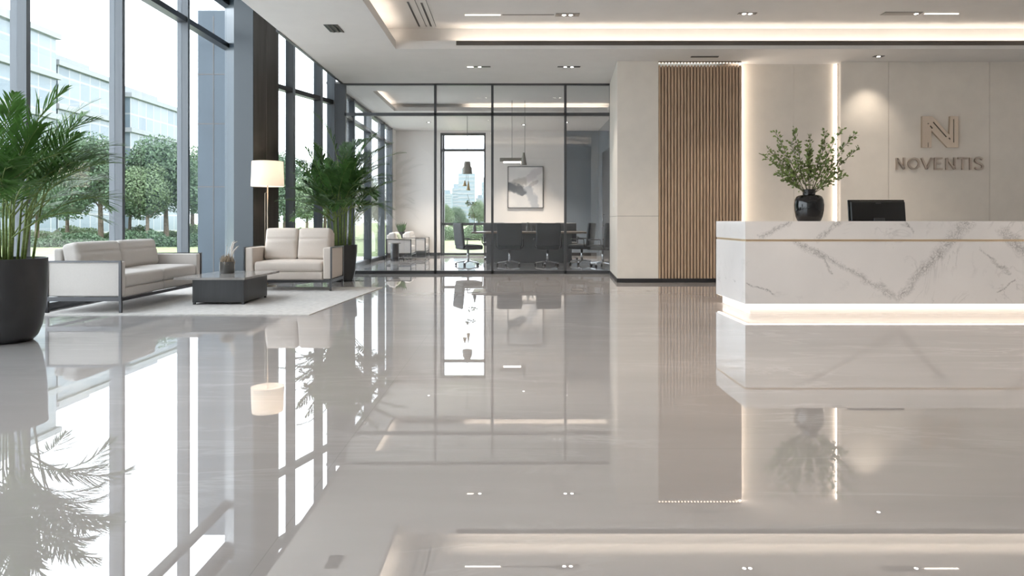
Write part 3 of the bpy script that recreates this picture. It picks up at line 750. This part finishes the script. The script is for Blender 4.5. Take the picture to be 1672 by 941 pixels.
# coffee table
ct = thing('coffee_table', 'low coffee table with thin stone top on dark box base', 'table', (X_(355, 9.0), 9.0, .012))
ox = X_(355, 9.0)
bx0, bx1 = X_(314, 9.0)-ox, X_(398.5, 9.0)-ox
zt0 = .37
MB().bbox(bx0, bx1, 0, .85, .028, zt0-.03, .004).build('base', 'table_base', ct, 'auto')
tm = MB(); tm.prism([(X_(285, 8.97)-ox, -.06), (bx1+.03, -.06), (bx1+.06, 1.2), (X_(285, 8.97)-ox+.1, 1.2)], zt0-.03, zt0); tm.build('top', 'stone', ct)
for x in (bx0+.02, bx1-.02):
    for y in (.02, .83): MB().box(x-.015, x+.015, y-.015, y+.015, 0, .028).build('foot', 'sofa_metal', ct)
# jar of dried grasses
jd = 9.75; jx = X_(371, jd)
jz = zt0+.012
jr = thing('dried_grass_jar', 'smoky glass jar stuffed with dried grass and pale twigs on coffee table', 'vase', (jx, jd, jz))
MB().lathe([(0, 0), (.098, 0), (.105, .01), (.105, .12), (.100, .17), (.094, .17), (.097, .12), (.097, .015), (0, .012)], seg=28).build('jar', 'smoke', jr, 'auto')
random.seed(5)
dm = MB()
for i in range(170):
    a = random.uniform(0, 2*PI); r = .085*math.sqrt(random.random()); z0 = .015
    x0, y0 = r*math.cos(a), r*math.sin(a); h = random.uniform(.20, .30)*(1-.25*(r/.09)**2); k = random.uniform(.9, 1.25)
    dm.tube([(x0, y0, z0), (x0*k, y0*k, h*.7), (x0*k*1.05+random.uniform(-.02,.02), y0*k*1.05+random.uniform(-.02,.02), h)], [.0045, .006, .002], 4)
dm.build('dried_grass', 'dry', jr)
tw = MB()
for pts in ([(.05, 0, .02), (.07, 0, .2), (.075, 0, .33), (.10, 0, .44), (.15, 0, .47)], [(.07, 0, .25), (.10, 0, .33), (.14, .01, .38), (.165, .01, .40)], [(.05, .02, .2), (.05, .02, .36), (.075, .02, .45), (.11, .0, .475)], [(-.02, 0, .2), (-.01, 0, .34), (-.005, 0, .41)], [(.0, .03, .2), (.015, .03, .33), (.02, .03, .39)]):
    tw.tube(pts, [.010]*(len(pts)-1)+[.004] if pts[0][0] > .03 else [.003]*len(pts), 6)
tw.build('twig', 'dry_pale', jr, True, label='pale curled dried twig')

# ------------------------------------------------------------------ floor lamp
lmp_d = 11.62; lx = X_(437, lmp_d)
lt = thing('floor_lamp', 'slim brass floor lamp with white drum shade by the dark column', 'lamp', (lx, lmp_d, 0))
zs0, zs1 = Z_(304.5, lmp_d), Z_(264, lmp_d)
MB().lathe([(0, 0), (.15, 0), (.15, .018), (.02, .026), (0, .026)], seg=32).build('base', 'lamp_metal', lt, 'auto')
MB().tube([(0, 0, .02), (0, 0, zs0+.1)], .011, 10).build('pole', 'lamp_metal', lt, True)
MB().tube([(-.045, 0, .02), (-.045, 0, zs0-.12), (-.01, 0, zs0-.10)], .006, 8).build('stem', 'lamp_metal', lt, True)
MB().lathe([(.278, zs0), (.262, zs1), (.258, zs1), (.274, zs0)], seg=48, cap=False).build('lamp_shade', 'shade', lt, 'auto')
MB().lathe([(0, zs0+.10), (.02, zs0+.10), (.035, zs0+.17), (.02, zs0+.22), (0, zs0+.23)], seg=16).build('bulb', 'led_soft', lt, True)
light('floor_lamp_bulb', 'POINT', (lx, lmp_d, zs0+.26), 9.5, (1, .84, .70), shadow_soft_size=.05)

# ------------------------------------------------------------------ potted palms
def frond(mb, lb, base, az, L, elev, droop, nl, ll, lwid, roll=0.0, t0=.28):
    N = 14; pts = [Vector(base)]; e = elev
    hd = Vector((math.cos(az), math.sin(az), 0)); dirs = []
    for i in range(N):
        t = (i+.5)/N; e = elev - droop*t**1.4
        d = hd*math.cos(e) + Vector((0, 0, math.sin(e))); dirs.append(d); pts.append(pts[-1] + d*L/N)
    mb.tube(pts, [.0085*(1-.85*i/N) for i in range(N+1)], 5)
    sdv = Vector((-hd.y, hd.x, 0))
    for i in range(nl):
        t = t0 + (1-t0)*(i+.5)/nl; k = min(int(t*N), N-1); c = pts[k].lerp(pts[k+1], t*N-k); d = dirs[k]; up = sdv.cross(d) * -1
        if up.z < 0 and abs(d.z) < .99: up = -up
        sc = math.sin(PI*min(1, (.12+.88*(t-t0)/(1-t0))))**.6 * (1.0 if t < .8 else .9)
        for s in (-1, 1):
            fwd = .62 + .62*t + random.uniform(-.10, .10)
            ld_ = (sdv*s*math.cos(fwd) + d*math.sin(fwd) + up*random.uniform(.12, .38)).normalized()
            l = ll*sc*random.uniform(.85, 1.1); w = lwid*random.uniform(.8, 1.15)
            wv = ld_.cross(up).normalized(); pr = None; p = Vector(c)
            for j, ww in enumerate((.30, .9, 1.0, .62, .04)):
                g = Vector((0, 0, -.22*l*(j/4)**2)); pp = p + ld_*l*j/4 + g
                a, b = lb.v(pp + wv*w*ww/2), lb.v(pp - wv*w*ww/2)
                if pr: lb.f([pr[0], a, b, pr[1]])
                pr = (a, b)
def palm(name, label, loc, pot_prof, soil_r, soil_z, seed, nf, top, rad, leafmat_, ncane=14, frond_L=(1.0, 1.4), ll=.30, lwid=.034, cane_h=(.35, .8), bias=None, elev=(.75, 1.5), limit=None, droop=(.9, 1.4), npair=24):
    random.seed(seed)
    t = thing(name, label, 'potted plant', loc)
    MB().lathe(pot_prof, seg=48).build('pot', 'pot', t, 'auto')
    MB().lathe([(0, soil_z), (soil_r, soil_z)], seg=32, cap=False).build('soil', 'soil', t)
    canes = []
    for i in range(ncane):
        a = 2*PI*i*.381966; r = soil_r*.72*math.sqrt((i+.5)/ncane); h = random.uniform(*cane_h)
        b0 = Vector((r*math.cos(a), r*math.sin(a), soil_z-.02)); tp = Vector((r*1.35*math.cos(a), r*1.35*math.sin(a), soil_z+h))
        MB().tube([b0, b0.lerp(tp, .5)+Vector((0, 0, .01)), tp], [.013, .011, .009], 7).build('cane', 'cane', t, True); canes.append((tp, a))
    for i in range(nf):
        tp, a = canes[i % ncane]
        if bias is not None and random.random() < .3: a = bias
        az = a + random.uniform(-.9, .9)
        lvl = (i+.5)/nf
        L = random.uniform(*frond_L)*(1-.25*(1-lvl)); el = elev[0] + (elev[1]-elev[0])*lvl + random.uniform(-.12, .12)
        fm, lb = MB(), MB()
        frond(fm, lb, tp - Vector((0, 0, random.uniform(0, .15)))*(1-lvl), az, L, el, random.uniform(*droop)*(1.25-.35*lvl), npair, ll, lwid)
        if limit:
            for b_ in (fm, lb):
                for v_ in b_.bm.verts: v_.co = limit(v_.co)
        fo = fm.build('frond', 'cane', t); lb.build('leaflets', leafmat_, fo)
    return t
pd1 = 6.32; p1x = X_(8, pd1)
pp = [(0, 0), (.20, 0), (.225, .008), (.262, .05), (.295, .14), (.322, .30), (.338, .5), (.343, .78), (.345, .795), (.325, .795), (.322, .72), (0, .72)]
palm('potted_palm', 'large feathery palm in a charcoal pot at the near end of the sofa', (p1x, pd1, 0), pp, .32, .73, 3, 46, 2.4, .9, 'palm', ncane=20, frond_L=(1.05, 1.42), ll=.36, lwid=.0175, cane_h=(.35, .70), bias=-.1, elev=(.7, 1.52), droop=(.7, 1.35), npair=26)
pd2 = 12.75; p2x = X_(557, pd2)
pp2 = [(0, 0), (.20, 0), (.225, .01), (.27, .2), (.30, .55), (.305, .69), (.285, .69), (.282, .62), (0, .62)]
def keep_clear(co):
    """fronds bend away from the glass"""
    p = Vector((co.x+p2x, co.y+pd2)); lim = PY-.10
    if p.y > lim-.4: p.y = lim-.4 + .4*(1-math.exp(-(p.y-lim+.4)/.4))
    d = (p-cA).dot(snorm) + .10
    if d > -.4: p -= snorm*(d+.4 - .4*(1-math.exp(-(d+.4)/.4)))
    return Vector((p.x-p2x, p.y-pd2, co.z))
palm('potted_palm', 'bushy dark green palm behind the cream loveseat by the glass partition', (p2x, pd2, 0), pp2, .28, .63, 8, 74, 2.9, .95, 'palm_dark', ncane=18, frond_L=(1.0, 1.42), ll=.31, lwid=.032, cane_h=(.5, 1.48), elev=(.42, 1.55), droop=(.5, 1.3), limit=keep_clear, npair=20)

# ------------------------------------------------------------------ meeting room furniture
td = 17.9; tz = .855
tb = thing('meeting_table', 'long walnut meeting table on grey panel base behind the glass', 'table', (0, td, 0))
tx0_, tx1_ = X_(770, td), X_(958, td)
MB().bbox(tx0_, tx1_, -.1, 1.25, tz-.045, tz, .008).build('top', 'wood_top', tb, 'auto')
MB().bbox(X_(793, td), X_(935, td), .22, .95, .0, tz-.045, .006).build('base', 'grey_base', tb, 'auto')
def office_chair(label, loc, rz, group='office chairs around the meeting table'):
    t = thing('office_chair', label, 'chair', loc, rz, group)
    # local: faces +y (towards the table), backrest at -y
    bm_ = MB(); R = Matrix.Rotation(.10, 3, 'X')
    bm_.rbox((0, -.25, .80), (.64, .07, .60), .035, (0, .02, 0), m=4, R=R); bm_.build('backrest', 'chair', t, True)
    MB().rbox((0, .03, .47), (.60, .56, .11), .04, (0, 0, .02), m=4).build('seat', 'chair', t, True)
    for s in (-1, 1):
        MB().tube([(s*.30, -.18, .45), (s*.345, -.16, .50), (s*.345, -.14, .68), (s*.345, .16, .68), (s*.335, .2, .66)], .016, 8).build('armrest', 'black_plastic', t, True)
    MB().tube([(0, 0, .08), (0, 0, .42)], .03, 12).build('gas_column', 'chrome', t, True)
    MB().lathe([(.12, .40), (.14, .43), (0, .43)], seg=16).build('seat_plate', 'black_plastic', t)
    sm = MB()
    for i in range(5):
        a = 2*PI*i/5 + PI/2 + .3; sm.bar((0, 0, .115), (.31*math.cos(a), .31*math.sin(a), .07), .045, .03)
    sm.build('star_base', 'chrome', t)
    for i in range(5):
        a = 2*PI*i/5 + PI/2 + .3; c = (.31*math.cos(a), .31*math.sin(a))
        cm_ = MB(Matrix.Translation((c[0], c[1], .03)) @ Matrix.Rotation(a+1.2, 4, 'Z') @ Matrix.Rotation(PI/2, 4, 'Y')); cm_.lathe([(0, -.02), (.03, -.02), (.03, .02), (0, .02)], seg=12); cm_.build('caster', 'black_plastic', t, True)
    return t
cd = 17.15
ch = office_chair('charcoal office chair seen from behind, in front of the painting', (X_(832, cd), cd, 0), 0)
def more_chair(label, loc, rz):
    c = copy_tree(ch); c.location = loc; c.rotation_euler = (0, 0, rz); c['label'] = label; return c
more_chair('charcoal office chair seen from behind, right of the painting', (X_(894, cd), cd, 0), .05)
more_chair('charcoal office chair turned side on at the window end of the table', (X_(764, cd), cd+.05, 0), -1.15)
more_chair('charcoal office chair side on at the end of the table farthest from the windows', (X_(950, 17.6), 17.6, 0), 1.2)
more_chair('dark office chair half hidden beside the reception wall end, behind the glass', (X_(984, 16.9), 16.9, 0), .9)
more_chair('office chair on the far side of the table beneath the window jamb', (X_(806, 19.6), 19.6, 0), PI)
more_chair('office chair on the far side of the table beneath the painting', (X_(868, 19.6), 19.6, 0), PI)
more_chair('office chair on the far side of the table beneath the grey glass wall panel', (X_(925, 19.6), 19.6, 0), PI)
# clear carafe and glasses on the table
for i, (x, h, r, lab) in enumerate([(862, .26, .05, 'tall carafe standing on the meeting table below the painting'), (869, .16, .035, 'short drinking glass beside the carafe on the meeting table'), (876, .13, .035, 'shorter drinking glass on the meeting table near a chair back')]):
    tag(MB().lathe([(0, 0), (r, 0), (r*1.05, h*.45), (r*.5, h*.7), (r*.6, h), (r*.5, h), (r*.4, h*.7), (r*.95, h*.42), (0, .01)] if i == 0 else [(0, 0), (r*.8, 0), (r, h), (r*.9, h), (r*.7, .01), (0, .01)], seg=20).build('carafe' if i == 0 else 'drinking_glass', 'tableware', None, 'auto'), lab, 'carafe' if i == 0 else 'glass').location = (X_(x, 18.5), 18.5, tz)
# painting
pz0, pz1 = Z_(340, BY), Z_(272, BY); px0, px1 = X_(829, BY), X_(887, BY)
pa = thing('abstract_painting', 'framed abstract painting in white and grey on the meeting room wall', 'painting', ((px0+px1)/2, BY-.03, (pz0+pz1)/2))
w2, h2 = (px1-px0)/2, (pz1-pz0)/2
MB().box(-w2+.02, w2-.02, -.012, .028, -h2+.02, h2-.02).build('canvas', 'painting', pa)
fm = MB(); fm.box(-w2, -w2+.02, -.025, .03, -h2, h2); fm.box(w2-.02, w2, -.025, .03, -h2, h2); fm.box(-w2+.02, w2-.02, -.025, .03, -h2, -h2+.02); fm.box(-w2+.02, w2-.02, -.025, .03, h2-.02, h2)
fm.build('frame', 'dark_metal', pa)
# pendants
d5 = 18.6
pn = thing('pendant_lamp', 'tiered pendant lamp with taupe shade and amber drops before the window', 'ceiling light', (X_(763, d5), d5, ZC))
def zz(y): return Z_(y, d5) - ZC
MB().tube([(0, 0, 0), (0, 0, zz(263))], .008, 6).build('cord', 'dark_metal', pn)
MB().lathe([(.05, 0), (.05, -.03), (0, -.03)], seg=16).build('canopy', 'dark_metal', pn)
MB().lathe([(.0, zz(264)), (.085, zz(264)), (.10, zz(272)), (.13, zz(274)), (.14, zz(284)), (.12, zz(284)), (.09, zz(268)), (0, zz(268))], seg=24).build('lamp_shade', 'taupe', pn, 'auto')
MB().tube([(-.02, 0, zz(284)), (-.04, 0, zz(298))], .004, 5).build('cord', 'dark_metal', pn); MB().tube([(.02, 0, zz(284)), (.03, 0, zz(298))], .004, 5).build('cord', 'dark_metal', pn)
MB().lathe([(.01, zz(295)), (.06, zz(304)), (0, zz(304))], (-.07, 0, 0), 16).build('glass_drop', 'amber', pn, True); MB().lathe([(.01, zz(296)), (.05, zz(311)), (0, zz(311))], (.03, 0, 0), 16).build('glass_drop', 'amber', pn, True)
# tall stem in a slim vase, standing on the table end
sv = thing('stem_vase', 'slim dark vase with one tall leafy stem on the table end by the window', 'vase', (X_(775, 18.3), 18.3, tz))
MB().lathe([(0, 0), (.045, 0), (.05, .1), (.02, .2), (.022, .24), (.015, .24), (.012, .2), (0, .05)], seg=20).build('vase', 'smoke', sv, 'auto')
random.seed(4); sm, lb = MB(), MB()
hz = Z_(318, 18.3)-tz
sm.tube([(0, 0, .1), (-.03, 0, hz*.5), (-.2, 0, hz)], .006, 6)
for z, nn in ((hz-.25, 26), (hz-.6, 14)):
    for i in range(nn):
        c = Vector((-.14*(z/hz) + random.uniform(-.12, .12), random.uniform(-.1, .1), z + random.uniform(-.05, .05))); d = Vector((random.uniform(-1,1), random.uniform(-1,1), random.uniform(-.5,.5))).normalized()*.08; s = d.cross(Vector((random.uniform(-1,1), random.uniform(-1,1), 1))).normalized()*.03
        lb.f([lb.v(c), lb.v(c+d*.5+s), lb.v(c+d), lb.v(c+d*.5-s)]); sm.tube([(-.14*(z/hz), 0, z-.03), c], .002, 4)
st_ = sm.build('stem', 'branch', sv); lb.build('leaves', 'sprig', st_)
# linear pendant
d6 = 17.5
lp = thing('linear_pendant', 'horizontal metal bar pendant with small cone shade above the table', 'ceiling light', (X_(842, d6), d6, ZC))
def lx_(x): return X_(x, d6) - X_(842, d6)
def lz_(y): return Z_(y, d6) - ZC
for x in (836, 857): MB().tube([(lx_(x), 0, .3), (lx_(x), 0, lz_(260))], .006, 6).build('rod', 'dark_metal', lp)
MB().bbox(lx_(816), lx_(856), -.05, .05, lz_(264), lz_(258), .012).build('bar', 'taupe', lp, 'auto')
MB().bbox(lx_(822), lx_(852), -.03, .03, lz_(266), lz_(264), .005).build('diffuser', 'led_soft', lp)
MB().lathe([(.03, lz_(250)), (.085, lz_(270)), (.075, lz_(270)), (.02, lz_(251))], (lx_(855), -.08, 0), 20).build('lamp_shade', 'taupe', lp, 'auto')
MB().lathe([(.06, .29), (.06, .27), (0, .27)], (lx_(857), 0, 0), 16).build('canopy', 'dark_metal', lp)
for x, y, lab in [(855, 20.5, 'tiny round spot in the meeting room ceiling above the painting'), (925, 20.0, 'tiny round spot in the meeting room ceiling before the grey glass panel'), (700, 20.0, 'tiny round spot in the meeting room ceiling above the lounge corner')]:
    downlight(lab, X_(x, y), y, ZC, (.0, .0), (0,), power=230)
# lounge corner behind the glass
ar = sofa('armchair', 'grey and green armchair behind the glass partition by its window wall', .95, .75, 1, .62, .42, .80, (-2.95, 19.4, 0), PI/2, 1, fab='fabric_grey', cat='armchair', arm_t=.1)
a2 = copy_tree(ar); a2.location = (-2.72, 20.85, 0); a2['label'] = 'grey armchair in the corner of the meeting room farthest from view'; 
for o_ in a2.children:
    pass
tag(MB().rbox((0, 0, 0), (.14, .44, .34), .06, (.03, 0, 0), R=Matrix.Rotation(-.25, 3, 'Y')).build('cushion', 'green_cushion', None, True), 'pale green cushion on the armchair by the meeting room windows', 'cushion').location = (-3.42, 19.85, .60)
sd_ = thing('side_table', 'small dark pedestal side table beside the armchair behind the glass', 'table', (-3.35, 18.9, 0))
MB().lathe([(0, .50), (.17, .50), (.17, .53), (0, .53)], seg=28).build('top', 'stone', sd_, 'auto')
MB().lathe([(0, 0), (.12, 0), (.12, .5), (0, .5)], seg=24).build('base', 'sofa_metal', sd_, 'auto')
lp2 = thing('potted_plant', 'small potted plant in the corner behind the far armchair', 'potted plant', (-3.62, 21.62, 0))
MB().lathe([(0, 0), (.10, 0), (.13, .8), (.11, .8), (0, .74)], seg=20).build('pot', 'pot', lp2, 'auto')
random.seed(2); lb = MB()
for i in range(60):
    c = Vector((random.uniform(-.06,.06), random.uniform(-.06,.06), .76)); d = Vector((random.uniform(-.5,.5), random.uniform(-.5,.5), 1)).normalized()*random.uniform(.15,.4); s = d.cross(Vector((random.uniform(-1,1), 1, 0))).normalized()*.018
    lb.f([lb.v(c), lb.v(c+d*.6+s), lb.v(c+d), lb.v(c+d*.6-s)])
lb.build('leaves', 'palm', lp2)
sw = tag(MB().bbox(-.04, .04, -.012, 0, -.06, .06, .004).build('wall_switch', 'white_plastic'), 'small white switch plate on the side of the beige wall end', 'switch')
p_ = Vector((fX0, RY)).lerp(Vector((bX, PY)), .42); sw.location = (p_.x, p_.y, Z_(333, 13.0)); sw.rotation_euler = (0, 0, math.atan2(PY-RY, bX-fX0)+PI)

# ------------------------------------------------------------------ outdoors
g = MB(); g.box(-90, 60, -40, 24, -.30, -.14); struct(g, 'ground_plaza', 'plaza')
g = MB(); g.box(-90, 60, 24, 34, -.30, -.14); struct(g, 'lawn', 'lawn')
g = MB(); g.box(-160, 120, 34, 520, -.30, -.14); struct(g, 'ground_park', 'lawn')
pr_ = MB(); pr_.box(X_(323, 14.7), X_(371, 14.7), 14.7, 16.2, -.14, Z_(17, 14.7)); struct(pr_, 'wall_exterior_pier', 'pier')
pj = MB()
for z in (1.9, 3.3, 4.4): pj.box(X_(323, 14.7)-.004, X_(371, 14.7)+.004, 14.694, 14.7, z, z+.02)
pj.box(X_(348, 14.7), X_(348, 14.7)+.02, 14.692, 14.7, -.1, 5.7); struct(pj, 'trim_4', 'gap')

def crown_mesh(seed, blobs, nleaf, size):
    random.seed(seed); mb = MB()
    for (c, r) in blobs:
        for i in range(int(nleaf*r*r)):
            d = Vector((random.gauss(0,1), random.gauss(0,1), random.gauss(0,1))).normalized()
            p = Vector(c) + d*r*(.55+.5*random.random()**.5)
            u = Vector((random.gauss(0,1), random.gauss(0,1), random.gauss(0,1))).normalized()*size*random.uniform(.6,1.3)
            v_ = u.cross(d).normalized()*size*random.uniform(.5,.9)
            mb.f([mb.v(p-u*.5), mb.v(p+v_*.5), mb.v(p+u*.6), mb.v(p-v_*.5)])
    return mb
def tree_proto(label, seed, mat, h):
    t = thing('tree', label, 'tree', (0,0,0), 0, 'trees in the park outside')
    random.seed(seed); tr = MB()
    tr.tube([(0,0,0), (.03,0,h*.25), (0,.05,h*.5), (0,0,h*.8)], [.12, .09, .07, .03], 8)
    for i in range(6):
        a = i*1.1; tr.tube([(0,0,h*(.3+.07*i)), (h*.15*math.cos(a), h*.15*math.sin(a), h*(.45+.07*i))], [.04, .015], 6)
    tr.build('trunk', 'bark', t)
    bl = [((0,0,h*.62), h*.26)]
    for i in range(11):
        a = random.uniform(0, 2*PI); z = random.uniform(.36, .84); rr = h*random.uniform(.10, .24)*(1.25-z)
        bl.append(((rr*1.2*math.cos(a), rr*1.2*math.sin(a), h*z), h*random.uniform(.12, .2)))
    crown_mesh(seed+1, bl, 1500/(h*h/25), .125).build('crown', mat, t)
    return t
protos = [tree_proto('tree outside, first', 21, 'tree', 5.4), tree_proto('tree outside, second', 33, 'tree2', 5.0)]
random.seed(9)
tspots = [  # image column, depth, scale, prototype, label
    (165, 36, 1.10, 0, 'dark green tree beyond the palm fronds, seen through the windows'),
    (110, 37, .85, 1, 'pale green tree mostly hidden by the palm, outside'),
    (60, 38, .95, 0, 'tree outside directly behind the big feathery palm'),
    (212, 40, .82, 1, 'light green tree right next to the wide window fin outside'),
    (240, 36, .85, 1, 'pale young tree in the middle of the large window'),
    (272, 38, 1.12, 0, 'tallest dark tree near the large window edge, outside'),
    (314, 42, 1.15, 1, 'slender strip of tree seen beside the blue grey pier'),
    (432, 44, .85, 1, 'tree outside seen beside the lamp and dark column'),
    (466, 40, 1.0, 0, 'tree in the narrow window beside the floor lamp shade'),
    (502, 36, .70, 1, 'pale tree in the window behind the bushy palm'),
    (530, 46, .95, 0, 'tree outside hidden mostly behind the bushy palm'),
    (600, 44, .8, 0, 'tree outside the meeting room side windows'),
    (727, 60, .55, 1, 'low tree in the meeting room window, towards the lounge corner'),
    (748, 66, .50, 0, 'low dark tree in the middle of the meeting room window'),
    (782, 62, .62, 1, 'low tree in the meeting room window, towards the painting')]
used = [False, False]
for (x, d, s, k, lab) in tspots:
    o = protos[k] if not used[k] else copy_tree(protos[k]); used[k] = True
    o.location = (X_(x, d), d, -.14); o.scale = (s*1.16, s*1.16, s*1.08); o.rotation_euler = (0, 0, random.uniform(0, 6)); o['label'] = lab
def hedge(label, x0, x1, y, w, h, seed, mat='tree'):
    random.seed(seed); mb = MB()
    for i in range(int((x1-x0)*w*800)):
        u, v_ = random.uniform(x0, x1), random.uniform(-w/2, w/2)
        hh = h*(.8+.2*math.sin(u*1.7+seed)+.1*math.sin(u*4.1)); z = hh*math.sqrt(max(0, 1-(2*v_/w)**2*.9))*random.uniform(.1, 1.0)
        p = Vector((u, y+v_, z-.14)); a = Vector((random.gauss(0,1), random.gauss(0,1), random.gauss(0,1))).normalized()*.10; b = a.cross(Vector((random.gauss(0,1), random.gauss(0,1), 1))).normalized()*.055
        mb.f([mb.v(p-a*.5), mb.v(p+b), mb.v(p+a*.5), mb.v(p-b)])
    tag(mb.build('hedge', mat), label, 'hedge', 'clipped hedges in the park outside')
hedge('low clipped hedge across the lawn behind the palm and sofa', X_(-10, 33), X_(195, 33), 33, 1.6, .75, 1)
hedge('low clipped hedge seen in the window above the sofa back', X_(197, 33), X_(322, 33), 33.4, 1.6, .85, 2)
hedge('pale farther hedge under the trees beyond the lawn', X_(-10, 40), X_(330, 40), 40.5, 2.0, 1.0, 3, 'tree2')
hedge('hedge under the trees seen by the floor lamp', X_(420, 38), X_(560, 38), 38, 1.8, .9, 4)
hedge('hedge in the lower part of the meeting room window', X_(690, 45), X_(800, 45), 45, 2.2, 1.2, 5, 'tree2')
# office building across the park
def office(label, x0, x1, y0, y1, h, nf, groupname='glass office blocks across the park'):
    t = thing('office_building', label, 'building', (x1, y0, -.14), 0, groupname)
    MB().box(x0-x1, 0, 0, y1-y0, 0, h).build('glass_facade', 'facade', t)
    for i in range(1, nf+1):
        z = h*i/nf
        MB().box(x0-x1-.3, .35, -.3, y1-y0+.3, z-.55, z-.05).build('floor_band', 'concrete', t)
    MB().box(x0-x1+2, -2, 2, y1-y0-2, h-.05, h+1.2).build('roof_plant', 'concrete', t)
    return t
office('long glass office block across the park, the one reaching behind the palm', -62, -43, 44, 62.4, 19.0, 5)
office('middle glass office block with set back top across the park', -60, -43.6, 63.5, 73.4, 16.8, 4)
office('farthest end of the glass office blocks seen between the window fins', -60, -43.0, 74.5, 86, 15.8, 4)
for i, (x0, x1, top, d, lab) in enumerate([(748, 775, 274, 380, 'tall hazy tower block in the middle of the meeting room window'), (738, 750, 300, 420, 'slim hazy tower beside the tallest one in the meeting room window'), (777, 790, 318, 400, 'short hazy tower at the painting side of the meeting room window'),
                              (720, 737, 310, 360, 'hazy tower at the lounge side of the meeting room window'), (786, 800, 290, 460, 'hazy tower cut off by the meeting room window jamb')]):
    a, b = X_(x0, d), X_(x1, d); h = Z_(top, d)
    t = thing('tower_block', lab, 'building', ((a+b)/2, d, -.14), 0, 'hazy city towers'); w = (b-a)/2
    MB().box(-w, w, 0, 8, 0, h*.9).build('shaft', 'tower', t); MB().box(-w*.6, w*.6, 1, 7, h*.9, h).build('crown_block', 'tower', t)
    bm_ = MB()
    for k in range(1, 12): bm_.box(-w-.1, w+.1, -.15, 0, h*.9*k/12, h*.9*k/12+.9)
    bm_.build('floor_bands', 'concrete', t)

# ------------------------------------------------------------------ light from outside
w = bpy.data.worlds.new('World'); scene.world = w; w.use_nodes = True
bg = w.node_tree.nodes['Background']; bg.inputs[0].default_value = (.90, .955, 1.0, 1); bg.inputs[1].default_value = 3.0
light('sun', 'SUN', (20, -10, 40), 1.2, (1, .96, .9), (math.radians(32), math.radians(28), 0), angle=.05)

# ------------------------------------------------------------------ camera
cam = bpy.data.cameras.new('Camera'); co = bpy.data.objects.new('Camera', cam); C.objects.link(co)
cam.sensor_width = 36; cam.lens = 36*F/1672; cam.shift_y = -(941/2 - HY)/1672
co.location = (0, 0, H); co.rotation_euler = (PI/2, 0, 0); cam.clip_end = 1000
scene.camera = co
vs_ = scene.view_settings
vs_.view_transform = 'Standard'; vs_.look = 'None'; vs_.gamma = 1; vs_.use_curve_mapping = False; vs_.exposure = 0.85
